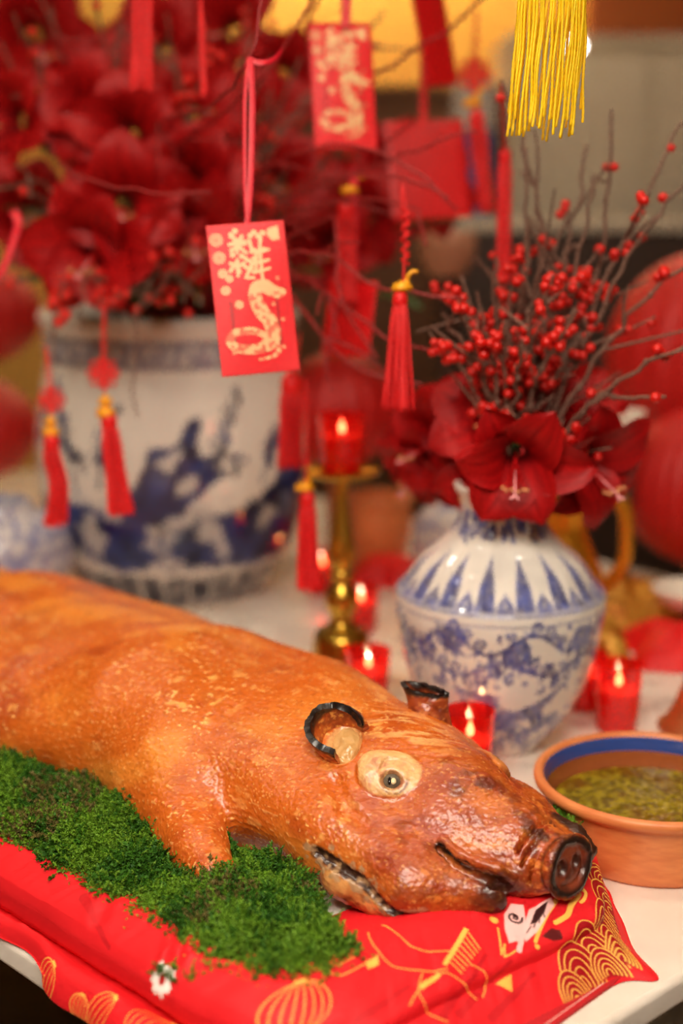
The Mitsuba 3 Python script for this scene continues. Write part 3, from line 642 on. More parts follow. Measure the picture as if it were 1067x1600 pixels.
PF = [
 ((-0.3183, 2.108, 0.6856), (.1, -.95, .12), 'large dark red amaryllis with an upright petal in the middle of the left bouquet', 1.12, .0),
 ((-0.3611, 2.073, 0.6186), (-.2, -.95, -.1), 'dark red amaryllis low in the left bouquet above the planter rim', 1.15, .5),
 ((-0.318, 2.193, 0.7875), (.05, -.95, .1), 'dark red amaryllis in the upper middle of the left bouquet with pale anthers', 1.05, .2),
 ((-0.2227, 2.177, 0.7177), (.25, -.9, .05), 'dark red amaryllis at the right of the left bouquet', 1.05, .8),
 ((-0.2206, 2.14, 0.6438), (.2, -.8, -.3), 'dark red amaryllis low at the right of the left bouquet beside the hanging snake envelope', .98, .3),
 ((-0.3969, 2.243, 0.827), (-.25, -.9, .25), 'dark red amaryllis at the upper left of the left bouquet', 1.0, .6),
 ((-0.5153, 2.26, 0.8139), (-.4, -.85, .1), 'dark red amaryllis cut off by the left edge of the photo', 1.05, .1),
 ((-0.2312, 2.388, 0.8353), (.3, -.8, .3), 'dark red amaryllis behind the upper right of the left bouquet', 1.05, .4)]
for p, ax, lb, s, rl in PF: amaryllis(p, ax, lb, s, rl, PM)
BACK = ['at the upper left corner', 'left of the red tassel cut by the top edge', 'right of the thin red cord at the top', 'right of the long pink ribbon', 'right of the snake envelope ribbon, above the red twigs', 'between the two printed and plain red envelopes', 'below the second snake envelope', 'in front of the lower part of the plain envelope', 'above the low plain red envelope', 'just above the planter rim left of the snake envelope', 'at the left edge of the bouquet below the top', 'just behind the top left corner of the snake envelope', 'left of the second snake envelope at the top']
for i, (p, s) in enumerate([((-0.5325, 2.622, 0.9622),1.2),((-0.3301, 2.619, 0.9513),1.2),((-0.2105, 2.679, 0.9899),1.1),((-0.1501, 2.592, 0.8306),1.2),((-0.1141, 2.516, 0.7205),1.2),((0.1012, 2.674, 0.7388),1.15),((0.0419, 2.606, 0.6653),1.1),((0.1566, 2.614, 0.6989),1.1),((-0.0264, 2.543, 0.6112),1.1),((-0.3103, 2.378, 0.5649),1.0),((-0.522, 2.453, 0.6674),1.1),((-0.1765, 2.432, 0.5726),1.0),((-0.0977, 2.711, 0.9043),1.1)]):
    amaryllis(p, (rng.uniform(-.5, .5), -.8, rng.uniform(-.2, .5)), 'back row dark red amaryllis ' + BACK[i], s, rng.uniform(0, 1), PM + [0, .05, 0], 'amaryllis in the back rows of the left bouquet')

# ------------------------------------------------------------------ leaves of the left bouquet
def leaf_mesh(L, Wd, bend):
    s = np.linspace(0, 1, 10)[:, None]; tt = np.linspace(-1, 1, 5)[None]
    w = Wd / 2 * np.sin(np.pi * (s * .94 + .04)) ** .8
    v = np.stack([w * tt, L * s * np.cos(bend * s) + 0 * tt, L * s * np.sin(-bend * s) + np.abs(tt) * w * .3], -1)
    return v.reshape(-1, 3), grid_faces(10, 5)
LEAF = PL(leaf_mesh(.13, .050, .25), M_LEAF, True)
LP = [(-0.4649, 2.184, 0.5664),(-0.4173, 2.155, 0.53),(-0.3276, 2.137, 0.5409),(-0.2729, 2.155, 0.53),(-0.1898, 2.2, 0.546),(-0.5082, 2.248, 0.6701),(-0.1554, 2.275, 0.5608),(-0.1071, 2.33, 0.5779),(-0.2014, 2.272, 0.7763),(-0.4686, 2.27, 0.7666),(0.1054, 2.216, 0.5253),(0.1723, 2.346, 0.6485),(-0.0864, 2.351, 0.6687),(-0.0554, 2.328, 0.5678)]
LO = by_place(LP)
for i, p in enumerate(LP):
    t = thing('green_leaf', f'green pointed leaf, {LO[i]} from the left among the left bouquet', 'leaf', 'leaves in the left bouquet')
    d = norm(np.array(p) - PM + [0, -.12, 0])
    scene[t] = {**LEAF, 'to_world': place(np.stack([norm(np.cross(d, [0, 0, 1])), d, np.cross(norm(np.cross(d, [0, 0, 1])), d)], 1), np.array(p) - d * .10 + [0, .06, .02])}

# ------------------------------------------------------------------ winterberry branches
BERRY = PL(ico(2, 1.0), M_BERRY, True)
def winterberry(curve, label, nb=14, lo=.3, hi=1.0, rb=.0058, group='winterberry branches in the right vase', rad=.0044, berry=BERRY, stem=M_STEM, twigs=4, spread=.012, seed=0):
    r = np.random.default_rng(seed)
    t = thing('winterberry_branch', label, 'branch', group)
    p = smooth_profile(curve, 26)
    p[1:-1] += r.normal(0, .0022, (24, 3))
    ms = [tube(p, np.linspace(rad, rad * .42, 26), 7)]
    L = np.linalg.norm(np.diff(p, axis=0), axis=1).sum(); tip = []
    for i in range(twigs):
        k = int(26 * r.uniform(max(lo - .1, .15), .93)); d = norm(p[min(k + 2, 25)] - p[k] + r.normal(0, .012, 3)); q = norm(r.normal(0, 1, 3) * [1, .7, .6] + [0, 0, .4])
        l = L * r.uniform(.10, .2); e = bez(p[k], p[k] + (d * .5 + q * .5) * l * .55, p[k] + (d * .7 + q * .6) * l, n=8)
        ms.append(tube(e, np.linspace(rad * .5, rad * .3, 8), 5)); tip.append(e)
    for k in range(4, 24, 4):                                   # buds and knots
        ms.append(ico(1, rad * (1.35 - k * .03), p[k], (1, 1, 1.3)))
    part(t, 'stem', PL(merge(ms), stem, True), 'thin brown twig')
    n = 0
    while n < nb:
        if tip and r.random() < .55: e = tip[int(r.integers(len(tip)))]; c = e[int(r.integers(2, 8))]
        else: c = p[min(25, int(26 * r.uniform(lo, hi)))]
        for j in range(int(r.integers(1, 5))):
            if n >= nb: break
            o = norm(r.normal(0, 1, 3)) * r.uniform(.4, 1.0) * spread
            s = rb * r.uniform(.85, 1.12)
            part(t, 'berry', {**berry, 'to_world': T().translate([float(x) for x in c + o]).scale(float(s))}); n += 1
def vb(tip, via=None):
    tip = np.array(tip); b = VM + [0, 0, -.05]
    if via is None: via = (b + tip) / 2 + [(-.35) * (tip[0] - b[0]) * .3, 0, .04]
    return [b, b * .62 + np.array(via) * .38 + [0, 0, .015], via, tip]
WB = [
 ((0.193, 1.793, 0.8314), (0.2424, 1.753, 0.6082), 'bare dark winterberry twig rising highest left of the yellow fringe', 3, .25),
 ((0.2206, 1.754, 0.75), (0.2191, 1.721, 0.6023), 'winterberry branch with single berries right below the yellow fringe', 9, .3),
 ((0.3261, 1.785, 0.7959), (0.3202, 1.758, 0.6309), 'thin winterberry twig with two lone berries in front of the grey cabinet', 5, .35),
 ((0.3036, 1.817, 0.7549), (0.2728, 1.773, 0.6071), 'bare winterberry twig leaning right below the yellow fringe', 7, .3),
 ((0.2994, 1.746, 0.7157), (0.2765, 1.719, 0.5948), 'short bare winterberry twig beside the leaning one', 9, .3),
 ((0.4072, 1.761, 0.7813), (0.33, 1.726, 0.6247), 'winterberry branch reaching the upper right edge with berry clusters near its tip', 26, .35),
 ((0.4081, 1.706, 0.7175), (0.3412, 1.705, 0.6256), 'winterberry branch bending to the right edge with berries along it', 14, .35),
 ((0.3886, 1.777, 0.6725), (0.3104, 1.761, 0.6), 'winterberry branch ending in orange red berries near the right edge', 18, .35),
 ((0.4274, 1.647, 0.6389), (0.3223, 1.685, 0.5371), 'long thin winterberry twig crossing in front of the upper red lantern', 4, .3),
 ((0.4149, 1.605, 0.5448), (0.311, 1.651, 0.4735), 'low winterberry twig crossing in front of the red lanterns', 8, .3),
 ((0.3691, 1.609, 0.4718), (0.3035, 1.648, 0.4625), 'lowest winterberry twig with berries in front of the white cup', 9, .45)]
for i, (tp, via, lb, nb, lo) in enumerate(WB): winterberry(vb(tp, via), lb, nb, lo, seed=100 + i, group=None, twigs=3)
WT = [(0.1443, 1.741, 0.6011),(0.1197, 1.71, 0.5575),(0.1579, 1.676, 0.5864),(0.189, 1.766, 0.6229),(0.199, 1.677, 0.59),(0.2294, 1.754, 0.6615),(0.2363, 1.685, 0.6264),(0.2543, 1.694, 0.5739),(0.2836, 1.749, 0.6389),(0.2808, 1.699, 0.5961),(0.307, 1.727, 0.6321),(0.1243, 1.662, 0.5245),(0.1651, 1.625, 0.5429),(0.2234, 1.632, 0.5713),(0.2806, 1.788, 0.6762),(0.2994, 1.706, 0.5351),(0.1561, 1.679, 0.5076),(0.1323, 1.633, 0.5785),(0.1846, 1.608, 0.5589),(0.2416, 1.64, 0.6069),(0.2026, 1.602, 0.5308),(0.2525, 1.625, 0.5429),(0.1579, 1.709, 0.5501),(0.2704, 1.652, 0.5698),(0.1809, 1.717, 0.5874)]
WO = by_place(WT)
for i, tp in enumerate(WT): winterberry(vb(tp), f'{WO[i]} from the left of the berry-laden branches in the right vase', 16, .42, seed=200 + i, twigs=4, spread=.014)
# in the planter: a dome of branches, many of them behind the amaryllis, some drooping over the rim
r2 = np.random.default_rng(12)
PT = [(-0.4851, 2.211, 0.9571),(-0.4692, 2.423, 0.9917),(-0.3623, 2.217, 0.9848),(-0.458, 2.244, 0.8783),(-0.2707, 2.316, 0.9694),(-0.1922, 2.196, 0.8926),(-0.1278, 2.417, 0.9614),(-0.462, 2.058, 0.7343),(-0.4709, 2.152, 0.6991),(-0.4039, 1.994, 0.5428),(-0.2461, 2.024, 0.585),(-0.1356, 2.188, 0.8558),(-0.0967, 2.378, 0.7899),(-0.1291, 2.197, 0.6708),(-0.5181, 2.296, 0.8825),(-0.0643, 2.353, 0.9064),(-0.3498, 2.301, 0.9018),(-0.2122, 2.038, 0.5573),(0.0274, 2.412, 0.9413),(0.0658, 2.316, 0.9694),(-0.3416, 2.002, 0.5775),(-0.4735, 2.073, 0.5732),(0.0268, 2.331, 0.8076),(-0.0727, 2.255, 0.6991)]
PO = by_place(PT)
for i, tp in enumerate(PT):
    tp = np.array(tp); b = PM + [r2.uniform(-.1, .1), r2.uniform(-.1, .05), 0]
    via = (b + tp) / 2 + [(tp[0] - b[0]) * .1, -.02, .07]
    winterberry([b, b * .6 + via * .4, via, tp], f'{PO[i]} from the left of the winterberry branches standing in the large planter', 10, .45, seed=300 + i, group='winterberry branches in the planter', rb=.0068, rad=.0042,  twigs=5, spread=.022)
for i, (tp, lb) in enumerate([((-0.3954, 1.957, 0.4669), 'winterberry twig drooping over the left side of the planter rim'), ((-0.2837, 1.961, 0.395), 'winterberry twig with single berries hanging down over the middle of the planter'), ((-0.3539, 1.956, 0.5109), 'short winterberry twig hanging over the planter rim')]):
    tp = np.array(tp); b = PM; v1 = np.array([tp[0] + (.02 if i == 1 else 0), 2.16, .60])
    winterberry([b, (b + v1) / 2 + [0, 0, .05], v1, np.array([tp[0], tp[1], .50 if tp[2] < .48 else tp[2] + .04]), tp], lb, 8, .62, seed=350 + i, group=None, rb=.0062, rad=.0026, twigs=2, spread=.012)

# ------------------------------------------------------------------ red painted twigs over the middle
def red_twig(pts, label, rad=.0042, seed=0, side=3):
    r = np.random.default_rng(seed)
    t = thing('red_twig', label, 'twig', 'red painted twigs between the bouquets')
    p = smooth_profile(pts, 34); p[1:-1] += r.normal(0, .0016, (32, 3))
    ms = [tube(p, np.linspace(rad, rad * .45, 34), 8)]
    for i in range(side):
        k = int(r.integers(8, 30)); d = norm(p[k + 1] - p[k]); q = norm(np.cross(d, r.normal(0, 1, 3)))
        l = r.uniform(.05, .12); e = bez(p[k], p[k] + (d * .6 + q * .5) * l * .5, p[k] + (d * .75 + q * .5) * l + [0, 0, -.01], n=8)
        ms.append(tube(e, np.linspace(rad * .55, rad * .3, 8), 6))
    scene[t] = PL(merge(ms), M_REDTWIG, True)
RB = PM + [.05, -.02, 0]
TW = [
 [((-0.0931, 2.044, 0.6728)), ((-0.0112, 1.901, 0.7195)), ((0.0693, 1.829, 0.7188)), ((0.1311, 1.792, 0.6916))],
 [((-0.077, 2.098, 0.6856)), ((0.0226, 1.953, 0.7242)), ((0.1118, 1.879, 0.7591)), ((0.1713, 1.862, 0.7743))],
 [((-0.1171, 1.979, 0.6136)), ((-0.0188, 1.808, 0.625)), ((0.0515, 1.738, 0.586)), ((0.1388, 1.715, 0.5762))],
 [((-0.0841, 2.026, 0.5938)), ((0.0053, 1.813, 0.557)), ((0.0602, 1.754, 0.5226)), ((0.1211, 1.72, 0.5068))],
 [((-0.1021, 2.058, 0.7343)), ((0.0054, 1.91, 0.7601)), ((0.0862, 1.851, 0.7269)), ((0.147, 1.84, 0.6755))],
 [((-0.0841, 2.041, 0.6596)), ((0.0226, 1.946, 0.6908)), ((0.097, 1.891, 0.6749)), ((0.1065, 1.83, 0.6321))],
 [((-0.2678, 2.173, 0.7913)), ((-0.1602, 1.817, 0.8029)), ((-0.1051, 1.678, 0.8458)), ((-0.0817, 1.694, 0.938))],
 [((-0.2395, 2.165, 0.7544)), ((-0.1654, 1.969, 0.7951)), ((-0.0919, 1.879, 0.8493)), ((-0.0264, 1.851, 0.9527))],
 [((-0.1072, 2.173, 0.7913)), ((0.0238, 2.084, 0.8483)), ((0.1285, 2.045, 0.9045)), ((0.2192, 2.011, 0.9827))],
 [((-0.0931, 2.034, 0.6289)), ((-0.0115, 1.94, 0.6658)), ((-0.0029, 1.869, 0.5774)), ((0.0457, 1.799, 0.4939))],
 [((-0.39, 2.058, 0.7343)), ((-0.3108, 1.898, 0.7073)), ((-0.2377, 1.844, 0.6953)), ((-0.1629, 1.825, 0.6992))],
 [((-0.0931, 2.062, 0.7518)), ((-0.0382, 2.026, 0.819)), ((-0.0457, 1.993, 0.8993)), ((0.0054, 1.962, 0.9915))],
 [((-0.0841, 2.02, 0.5675)), ((-0.0279, 1.856, 0.5206)), ((0.0217, 1.815, 0.4756)), ((0.1024, 1.792, 0.4623))],
 [((-0.4284, 2.202, 0.9203)), ((-0.3278, 1.993, 0.8993)), ((-0.2526, 1.955, 0.959)), ((-0.2215, 1.913, 0.9994))]]
TWO = by_place([w[-1] for w in TW])
for i, w in enumerate(TW):
    w = [np.array(x) for x in w]
    red_twig([RB, (RB + w[0]) / 2 + [0, 0, .03]] + w, f'red painted twig with the {TWO[i]} tip from the left between the bouquets', .0040, 400 + i, 4)

# ------------------------------------------------------------------ hanging red envelopes
def plate(name, t, tl, tr, bl, thick, color_fn, nu=96, b=None, label=None, plain=False):
    """A stiff paper plate with corners tl, tr, bl; colours from color_fn(u, v) in mm on the front."""
    tl, tr, bl = (np.asarray(x, float) for x in (tl, tr, bl))
    ex, ey = tr - tl, bl - tl; w, h = np.linalg.norm(ex), np.linalg.norm(ey)
    ey = norm(ey - norm(ex) * (ey @ norm(ex))) * h; n = norm(np.cross(ex, ey)) ; n = n if n[1] < 0 else -n
    nv = int(nu * h / w)
    U, V = np.meshgrid(np.linspace(0, 1, nu), np.linspace(0, 1, nv), indexing='ij')
    bulge = .0022 * np.sin(np.pi * U) * np.sin(np.pi * V) * (0 if plain else 1)
    front = tl + U[..., None] * ex + V[..., None] * ey + n * (thick / 2 + bulge)[..., None]
    back = tl + U[..., None] * ex + V[..., None] * ey - n * (thick / 2 + bulge)[..., None]
    # side walls join the two sheets
    v = np.vstack([front.reshape(-1, 3), back.reshape(-1, 3)]); f = grid_faces(nu, nv); k = nu * nv
    e = np.r_[np.arange(nv), np.arange(1, nu) * nv + nv - 1, (nu - 1) * nv + np.arange(nv - 2, -1, -1), np.arange(nu - 2, 0, -1) * nv]
    e2 = np.roll(e, -1)
    f = np.vstack([f, f[:, ::-1] + k, tri(np.stack([e, e2, e2 + k, e + k], 1))])
    col = color_fn(U * w * 1000, V * h * 1000, w * 1000, h * 1000).reshape(-1, 3)
    bk = np.broadcast_to(rgb(206, 14, 20), col.shape)
    return part(t, name, PL((v, f), b or M_VC_PAPER, True, color=np.vstack([col, bk])), label), (tl, ex, ey, n)
RED_E, GOLD_E, GOLD_D = rgb(226, 14, 26), rgb(238, 194, 140), rgb(204, 146, 88)
def snake_print(u, v, w, h):
    """Gold print: blossoms and brush characters over an S-shaped snake, small rosettes down the left."""
    x, y = u / w * 160, v / h * 320                                   # design units
    P = Paint(x, y)
    # characters, two columns of brush strokes
    for q in ([(48, 22), (56, 34), (66, 36)], [(44, 44), (58, 40), (74, 46)], [(46, 56), (60, 50), (72, 60)], [(54, 30), (58, 62)], [(70, 28), (62, 48), (76, 64)],
              [(42, 84), (56, 92), (70, 84)], [(40, 100), (52, 84), (60, 104)], [(56, 78), (54, 112)], [(66, 88), (78, 100), (70, 116), (86, 118)], [(72, 74), (86, 88), (78, 104)],
              [(84, 38), (88, 56), (100, 62)], [(108, 34), (104, 58)], [(86, 62), (104, 64), (122, 60)], [(84, 88), (104, 86), (120, 82)], [(86, 106), (104, 104), (120, 100)], [(104, 58), (103, 122)], [(96, 66), (92, 100)]):
        P.stroke(q, 4.6, 3.4, 1)
    for q in ((58, 16), (50, 26), (96, 22), (104, 30), (114, 24), (112, 60), (88, 28), (48, 66), (66, 70), (74, 42), (82, 96), (90, 78)): P.blob(*q, 6)
    P.poly([(124, 16), (146, 10), (147, 40), (132, 42), (122, 30)], 1)
    for q, rr in (((18, 32), 13), ((20, 70), 12), ((24, 104), 9), ((36, 116), 7), ((26, 140), 9), ((50, 172), 8)):
        for k in range(4): P.stroke([(q[0] + rr * (1 - .24 * k) * math.cos(a), q[1] + rr * (1 - .24 * k) * math.sin(a)) for a in np.linspace(0, 6.2, 16)], 1.3, 1.3, .8)
    for q in ((134, 122), (120, 176), (136, 210), (132, 268), (30, 272), (142, 150)): P.blob(*q, 4, .6)
    m1 = P.m.copy()
    body = [(140, 152), (122, 146), (104, 134), (88, 140), (84, 160), (94, 190), (110, 216), (114, 240), (104, 258), (70, 268), (36, 262), (24, 246), (38, 230), (66, 228), (94, 240), (116, 256), (122, 272), (108, 286), (80, 290)]
    S = Paint(x, y)
    c = smooth_profile([(a, b, 0) for a, b in body], 80)
    for i in range(79):
        s = i / 79; wd = 10 + 6 * math.sin(min(s * 2.4, 1) * 2.2) if s < .42 else 12 * (1 - (s - .42) / .62) ** .6
        wd = 9 if s < .03 else wd
        S.stroke([c[i][:2], c[i + 1][:2]], max(wd, 2.5), None, 1, .12)
    S.poly([(98, 130), (118, 134), (138, 150), (144, 160), (130, 166), (112, 158), (100, 150)], 1)
    gold, gd, red = np.array(GOLD_E), np.array(GOLD_D), np.array(RED_E)
    n = meshkit.noise(np.stack([x / 7, y / 7, x * 0], -1), 3); spot = np.clip((n - .56) * 12, 0, 1) * (y > 150)
    scal = .5 + .5 * np.sin(x * 1.3) * np.sin(y * 1.3)
    sn = gold * (1 - .35 * scal[..., None]) + gd * .35 * scal[..., None]
    sn = sn * (1 - .72 * spot[..., None]) + red * .72 * spot[..., None]
    frame = (((np.abs(x - 34) < 3) | (np.abs(x - 128) < 2.5)) & (y > 165) & (y < 262))[..., None]
    bg = np.where(frame, np.array(rgb(176, 6, 14)), red)
    out = bg * (1 - m1[..., None]) + gold * m1[..., None]
    return out * (1 - S.m[..., None]) + sn * S.m[..., None]
def plain_red(u, v, w, h): return np.broadcast_to(np.array(rgb(204, 12, 18)), u.shape + (3,)).copy()
def loop_ribbon(t, top, end, width, name='ribbon', m=None, label='red satin ribbon loop'):
    top, end = np.asarray(top, float), np.asarray(end, float); d = end - top
    for s in (-1, 1):
        p = bez(top + [s * .001, 0, 0], top + d * .3 + [s * width * .5, 0, 0], top + d * .7 + [s * width * .4, .002 * s, 0], end, n=16)
        part(t, name, PL(ribbon(p, width * (.75 if s > 0 else .45), [1, .2 * s, 0]), m or M_RIBBON, True), label)
def bow(t, c, s, m):
    for k in (-1, 1):
        p = bez(np.asarray(c), np.asarray(c) + [k * s * .5, 0, s * .35], np.asarray(c) + [k * s, 0, s * .1], np.asarray(c) + [k * s * .5, -.004, -s * .1], np.asarray(c) + [0, -.003, 0], n=16)
        part(t, 'ribbon_bow', PL(ribbon(p, .006, [0, .5, 1]), m, True))
t = thing('red_envelope', 'red envelope with gold snake and gold characters hanging in front of the planter', 'envelope')
plate('packet', t, (-0.1501, 1.601, 0.6628), (-0.0645, 1.618, 0.6687), (-0.1409, 1.564, 0.4995), .0025, snake_print, 150)
loop_ribbon(t, (-0.104, 1.673, 0.8468), (-0.1047, 1.609, 0.6633), .0085)
part(t, 'ribbon_tail', PL(ribbon(bez((-0.104, 1.673, 0.8454), (-0.0925, 1.672, 0.8411), (-0.0681, 1.696, 0.8571), n=10), .006, [0, .3, 1]), M_RIBBON, True))
t = thing('red_envelope', 'red envelope with gold snake print hanging behind red twigs at the top middle', 'envelope')
plate('packet', t, (-0.0453, 2.018, 0.9216), (0.0388, 2.039, 0.9222), (-0.0479, 1.981, 0.7565), .0025, snake_print, 80)
part(t, 'ribbon', PL(ribbon(bez((0.0065, 2.047, 1.004), (0.0065, 2.037, 0.9617), (0.0056, 2.022, 0.9171), n=8), .012, [1, 0, 0]), M_RIBBON, True))
PLN = [((0.0962, 2.282, 1.048), (0.145, 2.336, 1.056), (0.0982, 2.239, 0.8576), 'plain red envelope seen from the back in front of the yellow wall'),
       ((0.0673, 2.331, 0.8076), (0.1933, 2.363, 0.8131), (0.0673, 2.296, 0.6546), 'plain red envelope hanging beside the white and blue packet'),
       ((-0.0161, 2.074, 0.5768), (0.0508, 2.022, 0.5763), (-0.0161, 2.05, 0.4715), 'plain red envelope hanging low behind the twigs above the candlestick')]
for i, (a, b, c, lb) in enumerate(PLN):
    t = thing('red_envelope', lb, 'envelope'); plate('packet', t, a, b, c, .002, plain_red, 16)
    a, b = np.array(a), np.array(b); m = (a + b) / 2
    part(t, 'ribbon', PL(ribbon([m + [0, 0, .16], m + [0, 0, .08], m + [0, -.002, -.004]], .011, [1, 0, 0]), M_RIBBON if i != 1 else M_REDSILK, True))

# ------------------------------------------------------------------ tassels with gold charms
def tassel_mesh(top, end, r0, r1, n=90, seed=0, curl=.0):
    r = np.random.default_rng(seed); top, end = np.asarray(top, float), np.asarray(end, float); d = end - top; L = np.linalg.norm(d)
    ms = []
    for i in range(n):
        a, q = r.uniform(0, 6.283), math.sqrt(r.random())
        o0 = np.array([math.cos(a), math.sin(a), 0]) * q
        bend = np.array([curl * L, 0, 0])
        p = [top + o0 * r0 * .8, top + d * .18 + o0 * r0 * 1.25, top + d * .5 + o0 * (r0 + r1) * .5 + bend * .7 + r.normal(0, .0006, 3), top + d * r.uniform(.95, 1.02) + o0 * r1 + r.normal(0, .0012, 3)]
        ms.append(tube(smooth_profile(p, 9), .00075 * (1 + r1 * 20), 4, False))
    return merge(ms)
def coil(c, r, turns, h, w, n=60):
    a = np.linspace(0, turns * 6.283, n); return tube(np.stack([c[0] + r * np.cos(a), c[1] + r * np.sin(a), c[2] + np.linspace(0, h, n)], 1), w, 6)
def knot(c, s):
    """A flat woven good-luck knot: loops around a lattice."""
    c = np.asarray(c, float); ms = []
    for k in np.linspace(-1, 1, 5):
        for sg in (-1, 1):
            p = np.array([[(x + sg * k) * .5, .0006 * math.sin(9 * x + k * 3), (x * sg - k) * .5 * -1] for x in np.linspace(-1, 1, 12)]) * [s, 1, s] * .75
            ms.append(tube(p + c, s * .085, 6))
    for a in np.linspace(0, 6.283, 9)[:-1]:
        q = c + np.array([math.cos(a), 0, math.sin(a)]) * s * .78
        b = np.linspace(0, 6.283, 13); ms.append(tube(np.stack([q[0] + s * .24 * np.cos(b), q[1] + 0 * b, q[2] + s * .24 * np.sin(b)], 1), s * .075, 5))
    return merge(ms)
def snake_charm(c, s):
    c = np.asarray(c, float); a = np.linspace(0, 2.3 * 6.283, 70); k = a / a[-1]
    rr = s * (.62 - .30 * k); p = np.stack([rr * np.cos(a) - .08 * s, rr * .8 * np.sin(a), s * (-.25 + .42 * k)], 1)
    e = p[-1]; head = bez(e, e + [s * .35, 0, s * .12], e + [s * .55, 0, s * .55], e + [s * .85, 0, s * .78], e + [s * 1.15, 0, s * .66], n=18)
    return merge([tube(c + np.vstack([p, head[1:]]), np.r_[np.linspace(.06, .21, 20), np.full(50, .21), np.linspace(.2, .12, 14), [.14, .12, .05]] * s, 10), ico(2, s * .16, c + head[-3], (1.3, .9, .8))])
def gourd_charm(c, s):
    p = smooth_profile([(0, -.75), (.34, -.72), (.64, -.4), (.58, -.12), (.24, .1), (.46, .32), (.43, .55), (.14, .74), (.1, .9), (0, .92)], 40)
    return lathe(p * s, 28, c)
def ornament(label, cord_top, knot_c, charm_c, t0, t1, ks=.013, cs=.011, r0=.0075, r1=.014, charm='gourd', seed=0, curl=0.0, loops=False, m=None, n=90):
    t = thing('tassel_ornament', label, 'tassel ornament'); cm = m or M_REDSILK
    if cord_top is not None:
        e = knot_c if knot_c is not None else (charm_c if charm_c is not None else t0)
        for s in (-1, 1):
            part(t, 'cord', PL(tube(bez(cord_top, (np.array(cord_top) + e) / 2 + [s * .0022, 0, 0], np.array(e) + [s * .0008, 0, 0], n=10), .0012, 6), cm, True))
    if knot_c is not None:
        if loops:
            c = np.asarray(knot_c, float); part(t, 'braided_knot', PL(merge([coil(c + [0, 0, -.030 + .012 * k], .0042, 1.6, .016, .0016) for k in range(5)]), cm, True))
        else: part(t, 'knot', PL(knot(knot_c, ks), cm, True))
        if charm_c is not None: part(t, 'cord', PL(tube([knot_c, charm_c], .0014, 6), cm, True))
    if charm_c is not None:
        part(t, 'charm', PL(snake_charm(charm_c, cs) if charm == 'snake' else gourd_charm(charm_c, cs), M_CHARM, True), 'golden snake charm' if charm == 'snake' else 'golden gourd charm')
        part(t, 'cord', PL(tube([charm_c, t0], .0016, 6), cm, True))
    if t0 is not None:
        t0 = np.array(t0, float)
        part(t, 'tassel_head', PL(ico(2, r0 * 1.05, t0 + [0, 0, -.004], (1, 1, 1.5)), cm, True))
        part(t, 'tassel_threads', PL(tassel_mesh(t0 - [0, 0, .004], t1, r0, r1, n, seed, curl), cm, True))
ornament('red tassel with braided cord and golden snake charm hanging between the two bouquets', (0.0705, 1.683, 0.7079), (0.0734, 1.669, 0.6475), (0.0712, 1.657, 0.5935), (0.0675, 1.654, 0.5805), (0.0653, 1.626, 0.456), charm='snake', cs=.0175, r0=.0085, r1=.0185, loops=True, seed=1)
ornament('red tassel with golden gourd charm hanging over the middle of the planter', (-0.32, 1.934, 0.5475), (-0.3217, 1.914, 0.4607), (-0.3183, 1.904, 0.4152), (-0.314, 1.901, 0.4001), (-0.2967, 1.873, 0.2762), ks=.021, cs=.0205, r0=.0105, r1=.0185, seed=2)
ornament('red tassel with golden gourd charm hanging over the left side of the planter', (-0.409, 1.972, 0.4917), (-0.4019, 1.956, 0.4182), (-0.4028, 1.948, 0.381), (-0.4019, 1.944, 0.3637), (-0.3966, 1.918, 0.2496), ks=.019, cs=.019, r0=.0105, r1=.0170, seed=3, curl=.09)
ornament('red tassel with golden snake charm hanging between the planter and the candlestick', (-0.0469, 1.873, 0.4599), (-0.0461, 1.849, 0.351), (-0.0478, 1.841, 0.3197), (-0.0452, 1.838, 0.3048), (-0.0436, 1.812, 0.1877), ks=.006, cs=.0185, r0=.0095, r1=.0165, charm='snake', seed=4)
ornament('red tassel with golden snake charm behind the twigs right of the snake envelope', (0.0166, 2.063, 0.7588), (0.0148, 2.058, 0.7325), (0.013, 2.051, 0.7027), (0.0067, 2.045, 0.6772), (0.0076, 2.016, 0.5499), ks=.006, cs=.0185, r0=.012, r1=.015, charm='snake', seed=5)
ornament('red tassel with round knot and golden charm hanging before the white and blue packet', (0.2141, 2.37, 0.9804), (0.21, 2.347, 0.8797), (0.209, 2.337, 0.8373), (0.2141, 2.332, 0.8126), (0.2293, 2.3, 0.6694), ks=.026, cs=.022, r0=.012, r1=.013, charm='snake', seed=6)
ornament('red tassel cut off by the top edge at the upper left', None, None, None, (-0.2438, 1.847, 0.9818), (-0.2438, 1.811, 0.8214), r0=.011, r1=.0150, seed=7, n=140)
ornament('red tassel hanging dark behind the left of the candlestick', (-0.0531, 1.866, 0.5196), None, None, (-0.0706, 1.991, 0.4358), (-0.0733, 1.965, 0.3217), r0=.014, r1=.018, seed=8)
ornament('narrow red tassel hanging among the winterberry twigs left of the yellow fringe', (0.1942, 1.802, 0.8268), None, None, (0.2184, 1.959, 0.7492), (0.2158, 1.921, 0.5825), r0=.008, r1=.010, seed=9)
ornament('thin red cord with small tassel end at the top, left of the long pink ribbon', (-0.1802, 1.909, 0.9836), None, None, (-0.1777, 1.895, 0.9204), (-0.1737, 1.872, 0.8177), r0=.0035, r1=.0035, seed=10, n=40)
t = thing('red_ribbon', 'loose pink red ribbon end at the left edge above the planter', 'ribbon')
scene[t] = PL(ribbon(bez((-0.4816, 1.915, 0.5574), (-0.4517, 1.925, 0.5991), (-0.4366, 1.958, 0.6554), (-0.4504, 1.993, 0.6735), n=14), .013, [.9, 0, .4]), M_RIBBON, True)

